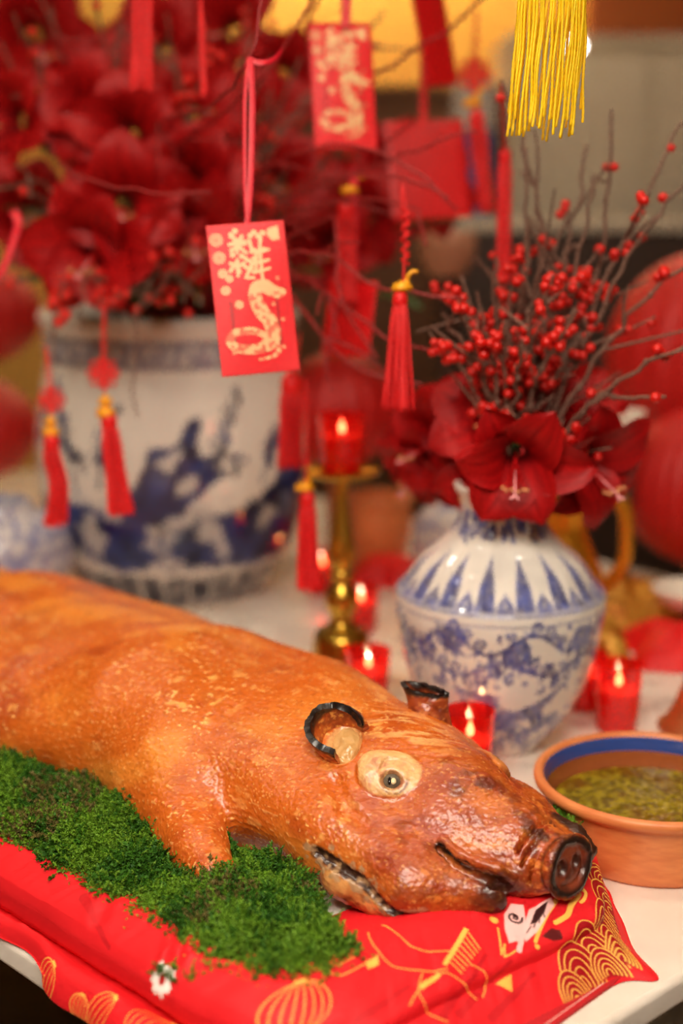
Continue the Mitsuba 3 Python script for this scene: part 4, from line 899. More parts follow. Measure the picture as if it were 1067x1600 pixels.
# ------------------------------------------------------------------ yellow lantern fringe
t = thing('yellow_fringe', 'bright yellow corded fringe of a hanging lantern at the top right', 'fringe')
FC = np.array((0.2081, 1.478, 0.8923)); FR = .0315
part(t, 'ring', PL(lathe([(FR * .94, .0), (FR * 1.0, .0), (FR * 1.0, .010), (FR * .94, .010), (FR * .94, 0)], 48, FC), M_GOLD))
part(t, 'hanging_cord', PL(tube([FC + [0, 0, .01], [FC[0], FC[1], CEIL]], .002, 6), M_YELLOW))
part(t, 'spokes', PL(merge([tube([FC + [FR * .95 * math.cos(a), FR * .95 * math.sin(a), .006], FC + [0, 0, .03]], .001, 5) for a in np.linspace(0, 6.283, 7)[:-1]]), M_GOLD))
ns = 46
for i in range(ns):
    a = i * 6.283 / ns + rng.uniform(-.05, .05); L = rng.uniform(.128, .150)
    if i == 45: L = .118
    o = np.array([math.cos(a), math.sin(a), 0])
    p0 = FC + o * FR * 1.01 + [0, 0, .009]; k = rng.uniform(.9, 1.08)
    sway = np.array([-.007 - .002 * rng.random(), 0, 0]) + rng.normal(0, .0014, 3)
    if i in (0, 1): sway = sway * 0 + [.001, 0, 0]; L *= .9
    m = 60; s = np.linspace(0, 1, m)[:, None]
    q = p0 + o * FR * .02 * np.sin(np.pi * s) - np.array([0, 0, 1]) * L * s + sway * s ** 1.4 + np.array([.0009, .0009, 0]) * np.sin(s * rng.uniform(7, 13) + rng.uniform(0, 6))
    rad = .00142 * (1 + .14 * np.sin(np.arange(m) * 2.1))
    part(t, 'strand', PL(tube(q, rad, 7), M_YELLOW, True))

# ------------------------------------------------------------------ the roast pig (table frame: X toward the snout, Y away, Z up)
def surface_net(F, xs, ys, zs):
    """Naive surface nets on a rectilinear grid; F < 0 inside."""
    s = F < 0; nx, ny, nz = F.shape
    c = [s[i:nx - 1 + i, j:ny - 1 + j, k:nz - 1 + k] for i in (0, 1) for j in (0, 1) for k in (0, 1)]
    n = sum(q.astype(np.int8) for q in c); act = (n > 0) & (n < 8); I = np.argwhere(act)
    idx = np.full(act.shape, -1, np.int32); idx[act] = np.arange(len(I))
    acc = np.zeros((len(I), 3)); cnt = np.zeros(len(I))
    cor = np.array([(i, j, k) for i in (0, 1) for j in (0, 1) for k in (0, 1)])
    val = np.stack([F[I[:, 0] + a, I[:, 1] + b, I[:, 2] + d] for a, b, d in cor], 1)
    for a in range(8):
        for b in range(a + 1, 8):
            if np.abs(cor[a] - cor[b]).sum() != 1: continue
            va, vb_ = val[:, a], val[:, b]; m = (va < 0) != (vb_ < 0)
            t = va[m] / (va[m] - vb_[m]); acc[m] += cor[a] + t[:, None] * (cor[b] - cor[a]); cnt[m] += 1
    g = I + acc / cnt[:, None]
    v = np.stack([np.interp(g[:, k], np.arange(len(ax)), ax) for k, ax in enumerate((xs, ys, zs))], 1)
    quads = []
    for ax in range(3):
        d = np.zeros(3, int); d[ax] = 1; o1 = np.zeros(3, int); o1[(ax + 1) % 3] = 1; o2 = np.zeros(3, int); o2[(ax + 2) % 3] = 1
        lo = tuple(slice(1 if q != ax else 0, -1) for q in range(3))
        A = s[lo]; hi = [slice(1, -1)] * 3; hi[ax] = slice(1, None); B = s[tuple(hi)]
        m = np.argwhere(A != B); base = m + 1; base[:, ax] -= 1
        ok = (base < np.array(act.shape)).all(1); base = base[ok]
        flip = ~A[tuple(m[ok].T)]
        q = np.stack([idx[tuple((base - p).T)] for p in (0 * d, o1, o1 + o2, o2)], 1)
        q[flip] = q[flip][:, ::-1]; quads.append(q[(q >= 0).all(1)])
    return v, tri(np.vstack(quads))[:, ::-1] if False else tri(np.vstack(quads))
XS = np.r_[np.arange(-1.16, -.42, .003), np.arange(-.42, .118, .0016)]
YS = np.arange(-.165, .315, .0018); ZS = np.arange(.018, .222, .0016)
SDF = np.full((len(XS), len(YS), len(ZS)), .05, np.float32)
def sub(lo, hi, pad):
    sl = []
    for a, l, h in zip((XS, YS, ZS), lo, hi):
        sl.append(slice(int(np.searchsorted(a, l - pad)), int(np.searchsorted(a, h + pad))))
    g = [a[q].astype(np.float32) for a, q in zip((XS, YS, ZS), sl)]
    return tuple(sl), g[0][:, None, None], g[1][None, :, None], g[2][None, None, :]
def blend(sl, d, k, carve=False):
    F = SDF[sl]
    if carve:
        d = -d; h = np.clip(.5 - .5 * (F - d) / k, 0, 1); SDF[sl] = F + (d - F) * h + k * h * (1 - h)
    else:
        h = np.clip(.5 + .5 * (F - d) / k, 0, 1); SDF[sl] = F + (d - F) * h - k * h * (1 - h)
def cap(a, b, ra, rb, k=.03, sy=1.0, carve=False, sz=1.0):
    a, b = np.array(a, float), np.array(b, float); R = max(ra, rb); e = np.array([R, R * sy, R * sz])
    sl, X, Y, Z = sub(np.minimum(a, b) - e, np.maximum(a, b) + e, k + .01)
    S = np.array([1, sy, sz]); d = (b - a) / S; L = d @ d + 1e-12
    px, py, pz = X - a[0], (Y - a[1]) / sy, (Z - a[2]) / sz
    t = np.clip((px * d[0] + py * d[1] + pz * d[2]) / L, 0, 1)
    q = np.sqrt((px - t * d[0]) ** 2 + (py - t * d[1]) ** 2 + (pz - t * d[2]) ** 2) - (ra + (rb - ra) * t)
    blend(sl, q, k, carve)
def ell(c, r, k=.02, carve=False, R=None):
    c, r = np.array(c, float), np.array(r, float); R = np.eye(3) if R is None else np.asarray(R)
    e = np.sqrt(((R * r) ** 2).sum(1)); sl, X, Y, Z = sub(c - e, c + e, k + .01)
    p = [X - c[0], Y - c[1], Z - c[2]]
    q = [(p[0] * R[0, i] + p[1] * R[1, i] + p[2] * R[2, i]) / r[i] for i in range(3)]
    n0 = np.sqrt(q[0] ** 2 + q[1] ** 2 + q[2] ** 2); n1 = np.sqrt(sum((q[i] / r[i]) ** 2 for i in range(3)))
    blend(sl, n0 * (n0 - 1) / (n1 + 1e-9), k, carve)
YC = .088
# trunk, shoulders, haunch
cap((-1.16, .085, .095), (-.80, .080, .102), .086, .088, .03, 1.65)
cap((-.80, .080, .102), (-.45, .075, .103), .088, .091, .05, 1.62)
cap((-.45, .075, .104), (-.24, .085, .096), .090, .078, .05, 1.55)
ell((-.33, .005, .098), (.10, .085, .068), .05)
ell((-.33, .165, .098), (.10, .085, .068), .05)
ell((-.66, -.045, .092), (.19, .085, .062), .05)
ell((-.66, .20, .092), (.19, .085, .062), .05)
# near fore leg, folded under the shoulder, its trotter cut off
cap((-.335, -.045, .085), (-.225, -.100, .070), .052, .030, .03)
cap((-.225, -.100, .070), (-.186, -.116, .061), .029, .024, .012)
cap((-.335, .205, .085), (-.215, .27, .066), .050, .027, .03)
# neck, cheeks, skull, snout
cap((-.25, .087, .098), (-.13, YC, .106), .074, .066, .05, 1.3)
ell((-.155, .015, .096), (.075, .065, .040), .05)
ell((-.155, .152, .092), (.075, .062, .040), .05)
cap((-.13, YC, .108), (-.055, .089, .112), .060, .046, .04, 1.05)
cap((-.055, .089, .111), (.015, .092, .097), .045, .033, .03, 1.0)
cap((.015, .092, .095), (.058, .0930, .087), .0315, .0285, .015)
cap((-.045, .045, .088), (.036, .067, .076), .042, .022, .03)
cap((-.045, .130, .085), (.036, .120, .075), .036, .020, .03)
# jaw halves splayed to both sides
cap((-.12, -.012, .083), (-.03, -.010, .069), .040, .037, .03)
cap((-.03, -.010, .069), (.036, .026, .069), .036, .019, .012)
cap((-.12, .168, .080), (-.03, .163, .074), .036, .030, .03)
cap((-.03, .163, .074), (.052, .148, .072), .030, .015, .02)
# low hollow folds
SDF += (.006 * (meshkit.fbm(np.stack(np.meshgrid(XS * 14, YS * 14, ZS[::4] * 14, indexing='ij'), -1), 2, 5).repeat(4, 2)[:, :, :len(ZS)] - .5)).astype(np.float32)

from scipy.ndimage import map_coordinates
def field(p):
    return map_coordinates(SDF, [np.interp(p[..., i], a, np.arange(len(a))).reshape(-1) for i, a in enumerate((XS, YS, ZS))], order=1)[0]
def snap(p):
    """The nearest point of the skin and its outward normal."""
    p = np.array(p, float)
    for _ in range(8):
        g = np.array([field(p + d) - field(p - d) for d in np.eye(3) * .002]); g /= np.linalg.norm(g) + 1e-12
        p = p - g * float(field(p)) * .8
    return p, g
# the snout's flat disc with a charred rolled rim and two nostrils
SN = norm([.97, -.06, .12]); SC0 = np.array([.0790, .0925, .0868]); SE1 = norm(np.cross([0, 0, 1], SN)); SE2 = np.cross(SN, SE1)
sl, X, Y, Zg = sub((.04, .052, .03), (.116, .14, .15), 0)
pl = (X - SC0[0]) * SN[0] + (Y - SC0[1]) * SN[1] + (Zg - SC0[2]) * SN[2]
h = np.clip(.5 - .5 * (SDF[sl] - pl) / .005, 0, 1); SDF[sl] = SDF[sl] + (pl - SDF[sl]) * h + .005 * h * (1 - h)
for a in np.linspace(0, 2 * np.pi, 25)[:-1]:
    p = SC0 + SE1 * .0285 * math.cos(a) + SE2 * .0250 * math.sin(a) - SN * .003
    q = SC0 + SE1 * .0285 * math.cos(a + .27) + SE2 * .0250 * math.sin(a + .27) - SN * .003
    cap(p, q, .0048 + .0012 * math.sin(3 * a), .0048 + .0012 * math.sin(3 * a + .8), .004)
NOS = [SC0 + SE1 * .0105 * s_ + SE2 * .001 for s_ in (-1, 1)]
for p in NOS: ell(p + SN * .001, (.009, .0062, .0085), .003, True)
# wrinkles across the snout behind the disc
for k, x in enumerate((.045, .052, .060)):
    for a in np.linspace(-.3, 2.6, 9):
        cp = np.array([x - .002 * math.sin(a * 3 + k), .0925 - .0325 * math.cos(a), .089 + .0325 * math.sin(a)])
        ell(cp, (.0016, .006, .006), .003, True)
# swollen eye patches, sockets
def patch_frame(p, right):
    p, n = snap(p); e = norm(np.asarray(right) - n * (np.asarray(right) @ n)); return p, np.stack([e, np.cross(n, e), n], 1)
EYE, ER = patch_frame((-0.0937, 0.0338, 0.143), [.79, .60, .05]); E1, E2, EN = ER.T
ell(EYE + EN * .0005, (.0315, .0245, .0070), .005, False, ER)
ell(EYE + EN * .0005 - E1 * .014 + E2 * .006, (.018, .018, .0065), .005, False, ER)
EB = EYE + E1 * .002 - E2 * .0085
for q in range(4):
    a = np.linspace(.1 + .12 * q, 2.5 - .2 * q, 12)
    for b in a: ell(EB + E1 * (.0120 + .0036 * q) * math.cos(b) + E2 * (.0105 + .0034 * q) * math.sin(b) + EN * (.0085 - .0005 * q), (.0021, .0021, .0013), .0016, True)
ell(EB + EN * .0075, (.0098, .0088, .0080), .003, True, ER)
EYE2, ER2 = patch_frame((-.052, .1385, .135), [.8, -.5, 0]); EN2 = ER2[:, 2]
ell(EYE2, (.026, .020, .006), .004, False, ER2); ell(EYE2 + EN2 * .007, (.010, .008, .006), .003, True, ER2)
# ear hollow
EAR, AR = patch_frame((-0.1549, 0.0323, 0.163), [.80, .60, 0]); A1, A2, AN = AR.T
ell(EAR + A1 * .003 - A2 * .004, (.017, .027, .012), .004, True, AR)
# fold that runs from the ear down around the cheek, hollow under the eye
FO = [snap(q)[0] for q in ((-0.1281, -0.0105, 0.15), (-0.0964, -0.0262, 0.135), (-0.0765, -0.0209, 0.12))]
for k in range(2): cap(FO[k], FO[k + 1], .005, .004, .012, 1, True)
# the bare flesh of the splayed jaw under the cheek
JF = [np.array(q) + [.0, .014, -.004] for q in ((-0.0898, -0.049, 0.07), (-0.0503, -0.0404, 0.06), (-0.0143, -0.0275, 0.052))]
cap(JF[0], JF[1], .023, .020, .004); cap(JF[1], JF[2], .020, .013, .004)
# mouth: the slit between the upper lip and the jaw
MO = [snap(q)[0] for q in ((-0.0141, 0.0117, 0.1), (0.0085, 0.0104, 0.094), (0.0266, 0.0161, 0.088), (0.0405, 0.025, 0.08), (0.0516, 0.0397, 0.072))]
MN = [snap(q)[1] for q in MO]
for k in range(4): cap(MO[k] - MN[k] * .004, MO[k + 1] - MN[k + 1] * .004, .0045 + .0012 * k, .0055 + .0012 * k, .002, 1, True)
# the upper lip hangs over the slit in folds
for k in range(4): cap(MO[k] + [0, .004, .0075 + .001 * k], MO[k + 1] + [0, .004, .0085 + .001 * k], .0042, .0046, .005)
# the far lip, shrunk and burnt, shows past the snout
FL = [np.array(q) for q in ((0.0176, 0.1564, 0.088), (0.0391, 0.1606, 0.084), (0.0584, 0.157, 0.074))]
cap(FL[0], FL[1], .009, .0085, .006); cap(FL[1], FL[2], .0085, .007, .004)
# ragged groove that parts the cheek skin from the bare jaw flesh
GR = [snap(q)[0] for q in ((-0.109, -0.0499, 0.09), (-0.086, -0.046, 0.082), (-0.0558, -0.0434, 0.076), (-0.0275, -0.0393, 0.064), (-0.0001, -0.0351, 0.052))]
for k in range(4): cap(GR[k], GR[k + 1], .0045, .0055, .003, 1, True)
# PIGMESH
pv, pf = surface_net(SDF, XS, YS, ZS); pf = pf if trimesh.Trimesh(pv, pf, process=False).volume > 0 else pf[:, ::-1]
pn = meshkit.arrays((pv, pf), True)[2]
x, y, z = pv.T
def near(path, p=pv):
    d, _w = None, None
    for a, b in zip(path[:-1], path[1:]):
        a, b = np.array(a), np.array(b); u_ = b - a; t_ = np.clip(((p - a) @ u_) / (u_ @ u_), 0, 1); e = np.linalg.norm(p - a - t_[:, None] * u_, axis=1)
        d = e if d is None else np.minimum(d, e)
    return d
def sm(a, b, v): t_ = np.clip((v - a) / (b - a), 0, 1); return t_ * t_ * (3 - 2 * t_)
f1 = meshkit.fbm(pv * 22, 4, 31); f2 = meshkit.fbm(pv * 75, 3, 32); f3 = meshkit.noise(pv * 330, 33); f4 = meshkit.fbm(pv * 160, 2, 35); f5 = meshkit.noise(pv * 620, 36)
C = lambda *q: np.array(rgb(*q))
def lay(col, c, w): return col * (1 - w[:, None]) + c * w[:, None]
col = np.broadcast_to(C(196, 96, 28), pv.shape).copy()
col = lay(col, C(166, 66, 20), sm(.48, .72, f1) * .8)
col = lay(col, C(220, 136, 50), sm(.48, .70, meshkit.fbm(pv * 13 + 9, 3, 40)) * .8)
patch = sm(.46, .62, meshkit.fbm(pv * 9 + 5, 3, 41))
col = lay(col, C(240, 180, 96), sm(.62, .76, f2) * (.25 + .45 * patch))                # blisters of crackling
col = lay(col, C(248, 200, 120), sm(.72, .86, f3) * (.3 + .5 * patch))
col = lay(col, C(250, 200, 116), sm(.80, .92, f5) * .45)
col = lay(col, C(150, 54, 16), sm(.66, .84, f4) * .35)
hd = sm(-.12, .06, x)                                                                   # the lacquered face
face = sm(-.10, -.03, x + (.5 - f1) * .08)
col = lay(col, C(158, 62, 24), face * .70)
col = lay(col, C(112, 34, 18), face * sm(.5, .7, f2) * .55)
col = lay(col, C(206, 112, 46), face * sm(.58, .75, meshkit.fbm(pv * 30 + 3, 3, 44)) * .6)
col = lay(col, C(138, 40, 18), face * sm(.52, .68, meshkit.fbm(pv * [26, 60, 60] + 2, 3, 52)) * .65)
col = lay(col, C(226, 134, 54), face * sm(.60, .74, meshkit.fbm(pv * [34, 95, 95] + 7, 3, 53)) * .6)
col = lay(col, C(232, 168, 92), sm(-.14, -.04, x) * sm(.70, .84, meshkit.noise(pv * 420, 54)) * .45)
pink = np.exp(-(np.linalg.norm((pv - [-.045, .005, .125]) / [.05, .03, .03], axis=1)) ** 2)
col = lay(col, C(186, 104, 84), pink * sm(.40, .62, meshkit.fbm(pv * 60, 3, 46)) * .8)
crown = np.exp(-(np.linalg.norm((pv - [-.115, .085, .178]) / [.05, .035, .03], axis=1)) ** 2)
st = meshkit.fbm(np.stack([x * 20 + y * 22, (y - x) * 120, z * 30], -1), 3, 47)
col = lay(col, C(238, 186, 118), crown * sm(.44, .58, st) * .85)
nose_dark = np.exp(-(np.linalg.norm((pv - [-.01, .07, .145]) / [.03, .025, .02], axis=1)) ** 2)
col = lay(col, C(70, 30, 18), nose_dark * sm(.45, .62, f2) * .75)
# eye patch: pale fatty skin
pe = (pv - EYE) @ ER; re = np.minimum(np.sqrt((pe[:, 0] / .0305) ** 2 + (pe[:, 1] / .0240) ** 2 + (pe[:, 2] / .02) ** 2), np.sqrt(((pe[:, 0] + .014) / .0175) ** 2 + ((pe[:, 1] - .006) / .0175) ** 2 + (pe[:, 2] / .02) ** 2))
ep = sm(1.06, .96, re + (f2 - .5) * .1)
col = lay(col, C(216, 166, 104), ep); col = lay(col, C(204, 134, 92), ep * sm(.5, .72, meshkit.fbm(pv * 110, 3, 48)) * .8)
col = lay(col, C(176, 90, 70), ep * np.exp(-(((pe[:, 0] + .014) / .007) ** 2 + ((pe[:, 1] - .010) / .006) ** 2)) * .7)
col = lay(col, C(140, 84, 56), ep * sm(.0135, .0095, np.hypot(pe[:, 0] - .002, (pe[:, 1] + .0085) * 1.1)) * .75)
lid = np.exp(-((np.hypot(pe[:, 0] - .004, (pe[:, 1] + .0085)) - .0125) / .0016) ** 2) * sm(.002, -.006, pe[:, 1] + .0085 - .25 * (pe[:, 0] - .004))
col = lay(col, C(96, 48, 34), ep * lid * sm(.3, .5, f2 + .1) * .85)
col = lay(col, C(222, 178, 120), ep * sm(.52, .66, meshkit.fbm(np.stack([np.hypot(pe[:, 0] - .002, pe[:, 1] + .0085) * 620, np.arctan2(pe[:, 1] + .0085, pe[:, 0]) * 2, pe[:, 2] * 0], -1), 2, 91)) * .7)
pe2 = (pv - EYE2) @ ER2; ep2 = sm(1.05, .95, np.sqrt((pe2[:, 0] / .026) ** 2 + (pe2[:, 1] / .02) ** 2 + (pe2[:, 2] / .02) ** 2))
col = lay(col, C(196, 128, 70), ep2 * .8)
# inside of the ear
pa = (pv - EAR) @ AR; ia = sm(1.15, .95, np.sqrt(((pa[:, 0] - .002) / .017) ** 2 + ((pa[:, 1] + .004) / .026) ** 2 + (pa[:, 2] / .02) ** 2))
col = lay(col, C(222, 180, 120), ia * .8)
# bare jaw flesh below the groove, tan with dark meat
dg = near(GR)
flesh = sm(.0285, .0245, near(JF) + (f2 - .5) * .004)
col = lay(col, C(178, 104, 52), flesh); col = lay(col, C(222, 164, 96), flesh * sm(.45, .65, meshkit.fbm(pv * 45, 3, 50)) * .8); col = lay(col, C(84, 36, 20), flesh * sm(.56, .72, f2))
col = lay(col, C(58, 34, 22), sm(.0085, .0045, dg + (f4 - .5) * .006)); 
col = lay(col, C(170, 140, 104), sm(.010, .005, np.abs(dg - .009) + .004 * f2) * sm(.5, .62, f4) * .8)
# char: mouth, lip tips, snout rim, chin
ch = sm(.0088, .004, near(MO) + (f4 - .5) * .007) * sm(.3, .45, f2 + .2)
ch = np.maximum(ch, sm(.016, .010, near(FL)) * .93)
ch = np.maximum(ch, sm(.040, .010, np.linalg.norm((pv - [.046, .030, .068]) * [1, 1, 1], axis=1) + (f2 - .5) * .03) * .9)
ds = np.abs(np.hypot((pv - SC0) @ SE1, (pv - SC0) @ SE2 * 1.12) - .0285) + np.maximum(np.abs((pv - SC0) @ SN + .001) - .006, 0)
ch = np.maximum(ch, sm(.0085, .002, ds + (f2 - .5) * .006) * .96)
disc = ((pv - SC0) @ SN > -.006) * sm(.031, .027, np.hypot((pv - SC0) @ SE1, (pv - SC0) @ SE2 * 1.12))
col = lay(col, C(124, 54, 34), disc * .9)
ch = np.maximum(ch, disc * sm(.5, .66, f2) * .55)
for p in NOS: ch = np.maximum(ch, sm(.011, .006, np.linalg.norm(pv - p, axis=1)) * .85)
ch = np.maximum(ch, sm(.45, .62, f2) * np.exp(-(np.linalg.norm((pv - [.050, .083, .114]) / [.022, .03, .02], axis=1)) ** 2) * .8)
ch = np.maximum(ch, sm(.50, .66, f4) * np.exp(-(np.linalg.norm((pv - [-.015, -.045, .045]) / [.03, .02, .015], axis=1)) ** 2))
ch = np.maximum(ch, sm(.08, .12, x) * 0)
col = lay(col, C(20, 14, 12), ch)
# fine blisters stand out as relief
rough_ = 1 - .45 * ep - .5 * disc
pv2 = pv + pn * (((f3 - .5) * .0009 + (f5 - .5) * .0010 + face * (meshkit.fbm(pv * [50, 150, 150], 2, 77) - .5) * .0009) * rough_)[:, None]
col = col * (1 - .22 * sm(.5, .2, f5)[:, None] * np.array([.6, 1, 1]))
col = col ** 1.03
M_SKIN = mat('roast_skin', principled(VC, .34, specular=.55, clearcoat=.25, clearcoat_gloss=.85))
M_CHAR = mat('charred_skin', two(principled(VC, .30, specular=.55, clearcoat=.3)))
M_EYEB = mat('eyeball', principled(rgb(92, 84, 70), .08, specular=.6, clearcoat=1.0))
M_EYEW = mat('eye_milky', principled(rgb(226, 206, 160), .15, specular=.6))
M_EYEK = mat('eye_dark', principled(rgb(24, 20, 18), .1, specular=.6))
M_FLESH = mat('ear_flesh', principled(rgb(196, 150, 92), .25, specular=.5))
pig = thing('roast_pig', 'whole roast pig with glossy orange brown skin lying on the moss bed', 'roast pig')
uvp = np.stack([x * 10, np.arctan2(y - YC, z - .09)], -1)
part(pig, 'body', PL((LW(pv2), pf), M_SKIN, True, color=col))
def add(name, m, b, label=None, color=None): part(pig, name, PL((LW(m[0]), m[1]), b, True, color=color), label)
# eyeballs
for c, R in ((EB + EN * .0012, ER), (EYE2 + EN2 * .001, ER2)):
    m = ico(3, 1.0); add('eye', (m[0] * [.0085, .0078, .0070] @ R.T + c, m[1]), M_EYEB, 'dull grey glassy eye')
m = ico(2, 1.0); add('eye_pupil', (m[0] * [.0017, .0040, .002] @ ER.T + EB + EN * .0073 - E1 * .0024 - E2 * .0016, m[1]), M_EYEK, 'dark pupil')
m = ico(2, 1.0); add('eye_milky_lens', (m[0] * [.0027, .0034, .0018] @ ER.T + EB + EN * .0072 + E1 * .0014 - E2 * .0016, m[1]), M_EYEW, 'milky white lens of the eye')  # cloudy white wedge, the eye's own colour
# near ear: a hood with a charred rim, open to the front
def shell(P3, thick):
    """Closed shell of a grid of points."""
    nu, nv = P3.shape[:2]; du = np.gradient(P3, axis=0); dv = np.gradient(P3, axis=1); nn = np.cross(du, dv); nn /= np.linalg.norm(nn, axis=-1, keepdims=True) + 1e-12
    a, b = (P3 + nn * thick / 2).reshape(-1, 3), (P3 - nn * thick / 2).reshape(-1, 3); f = grid_faces(nu, nv); k = nu * nv
    e = np.r_[np.arange(nv), np.arange(1, nu) * nv + nv - 1, (nu - 1) * nv + np.arange(nv - 2, -1, -1), np.arange(nu - 2, 0, -1) * nv]; e2 = np.roll(e, -1)
    return np.vstack([a, b]), np.vstack([f, f[:, ::-1] + k, tri(np.stack([e, e + k, e2 + k, e2], 1))])
U, V = np.meshgrid(np.linspace(0, 1, 90), np.linspace(0, 1, 34), indexing='ij')
ang = np.radians(268) + (np.radians(22) - np.radians(268)) * U
hh = .030 * np.sin(np.pi * np.clip(U * .80 + .14, 0, 1)) ** .8
ra = .0225 + .0055 * V - .010 * np.clip(V - .72, 0, 1) ** 1.2 * 3 * sm(.3, .8, U)
P3 = EAR + (A1 * 1.0)[None, None] * (ra * np.cos(ang))[..., None] + A2[None, None] * ((ra * 1.12) * np.sin(ang))[..., None] + AN[None, None] * (-.008 + (hh + .008) * V)[..., None]
P3 = P3 + (meshkit.fbm(P3 * 120, 3, 60) - .5)[..., None] * .005 * V[..., None] * AN + (meshkit.fbm(P3 * 90, 3, 61) - .5)[..., None] * .004 * A1
m = shell(P3, .0064); Vv = np.r_[V.ravel(), V.ravel()]; q = m[0]; fe = meshkit.fbm(q * 110, 3, 62); fb = meshkit.fbm(q * 320, 2, 63)
ec = np.broadcast_to(C(178, 84, 30), q.shape).copy(); ec = lay(ec, C(126, 48, 18), sm(.45, .62, fe) * .8); ec = lay(ec, C(236, 164, 76), sm(.58, .7, fb) * .6)
ec = lay(ec, C(22, 15, 13), sm(.68, .88, Vv + (fe - .5) * .30))
add('ear', m, M_CHAR, 'curled ear with a charred black rim', ec)
m = ico(4, 1.0); q = m[0] * [.0140, .0240, .0075] @ AR.T + EAR + A1 * .003 - A2 * .004 - AN * .0055
q = q + AN * ((meshkit.fbm(q * 110, 3, 64) - .5) * .011)[:, None]; add('ear_flesh', (q, m[1]), M_FLESH, 'pale flesh inside the cut ear')
# far ear: a stubby tube with a charred open end
F0 = snap((-0.1374, 0.1445, 0.165))[0] - [0, 0, .004]; FN = norm([-.10, .10, 1.0]); FR_ = basis(FN, [.8, .6, 0])
U, V = np.meshgrid(np.linspace(0, 2 * np.pi, 80), np.linspace(0, 1, 34), indexing='ij')
rr_ = .0200 - .0045 * np.sin(V * 2.2) + .004 * V ** 3 + .0015 * np.sin(3 * U + 1) * V
top = .044 + .006 * np.cos(U - 2.6)
P3 = F0 + (rr_ * np.cos(U) * 1.15)[..., None] * FR_[:, 0] + (rr_ * np.sin(U) * .8 * (1 - .50 * V ** 2))[..., None] * FR_[:, 1] + (-.012 + top * V)[..., None] * FN + (V ** 2 * -.006)[..., None] * norm([.8, .6, 0])
P3 = P3 + (meshkit.fbm(P3 * 110, 3, 66) - .5)[..., None] * .006 * norm([.5, -.6, .3])
m = shell(P3, .005); Vv = np.r_[V.ravel(), V.ravel()]; q = m[0]; fe = meshkit.fbm(q * 110, 3, 67)
ec = np.broadcast_to(C(150, 62, 28), q.shape).copy(); ec = lay(ec, C(104, 38, 20), sm(.45, .65, fe) * .8); ec = lay(ec, C(206, 128, 66), sm(.6, .75, meshkit.fbm(q * 260, 2, 68)) * .5); ec = lay(ec, C(24, 15, 12), sm(.82, .95, Vv + (fe - .5) * .2))
add('ear', m, M_CHAR, 'stubby far ear with a charred open end', ec)
# teeth along the far lip, scraps of burnt flesh under the chin
M_TOOTH = mat('tooth', principled(rgb(226, 188, 120), .3))
for k, p in enumerate([np.array(q) + [.002, -.008, .003] for q in ((0.0228, 0.1533, 0.088), (0.0327, 0.1566, 0.086), (0.0426, 0.1589, 0.083), (0.0501, 0.158, 0.079), (0.0566, 0.1563, 0.075), (0.0585, 0.1514, 0.072))]):
    m = ico(1, 1.0); add('tooth', (m[0] * [.0035, .003, .004] @ basis([.3, -.2, 1]).T + np.array(p), m[1]), M_TOOTH, 'small cream tooth')

M_SCRAP = mat('burnt_scrap', principled(rgb(34, 24, 18), .5))
b0 = np.array((0.0007, -0.0343, 0.052)); sc_ = bez(b0 + [0, .004, .004], b0 + [.004, -.006, -.004], b0 + [.006, -.016, .004], b0 + [.010, -.028, .004], n=16)
q = merge([tube(sc_, np.r_[np.linspace(.004, .0012, 8), np.full(5, .0009), [.0028, .0036, .002]], 7), ico(2, .0052, sc_[1], (1.2, 1, .8))]); q = (q[0] + (meshkit.fbm(q[0] * 300, 2, 90)[:, None] - .5) * .003, q[1])
add('burnt_scrap', q, M_SCRAP, 'black burnt scrap hanging from the chin')

# ------------------------------------------------------------------ the red printed cloth wrapped over the tray
t = thing('serving_tray', 'white serving tray hidden under the red cloth and the pig', 'tray')
scene[t + '__board'] = PL((LW(slab(-1.15, -.03, -.175, .205, .002, .030, .006)[0]), slab(-1.15, -.03, -.175, .205, .002, .030, .006)[1]), M_WHITEP)
TT = np.r_[np.linspace(0, .34, 26)[:-1], np.linspace(.34, 1, 262)]; NT = len(TT)
def resample(p, n):
    p = np.asarray(p, float); q = smooth_profile(p, 900); d = np.r_[0, np.cumsum(np.linalg.norm(np.diff(q, axis=0), axis=1))]
    return np.stack([np.interp(TT * d[-1], d, q[:, k]) for k in range(2)], 1)
prof_long = resample([(-.10, .034), (-.045, .050), (-.015, .0605), (.004, .062), (.022, .055), (.036, .044), (.042, .032), (.041, .019), (.034, .010), (.028, .006), (.036, .005), (.046, .012), (.057, .017), (.067, .014), (.074, .006), (.0785, -.004), (.0800, -.012)], NT)
prof_front = resample([(-.10, .034), (-.04, .052), (-.015, .0605), (.004, .062), (.020, .058), (.045, .0485), (.058, .041), (.0650, .037), (.0672, .032), (.0670, .0265), (.0710, .0245), (.082, .019), (.097, .009), (.107, .0035), (.111, .0012)], NT)
prof_far = resample([(-.10, .034), (-.04, .050), (-.015, .0585), (.0, .060), (.010, .052), (.016, .040), (.020, .026), (.024, .012), (.028, .003), (.032, .0012)], NT)
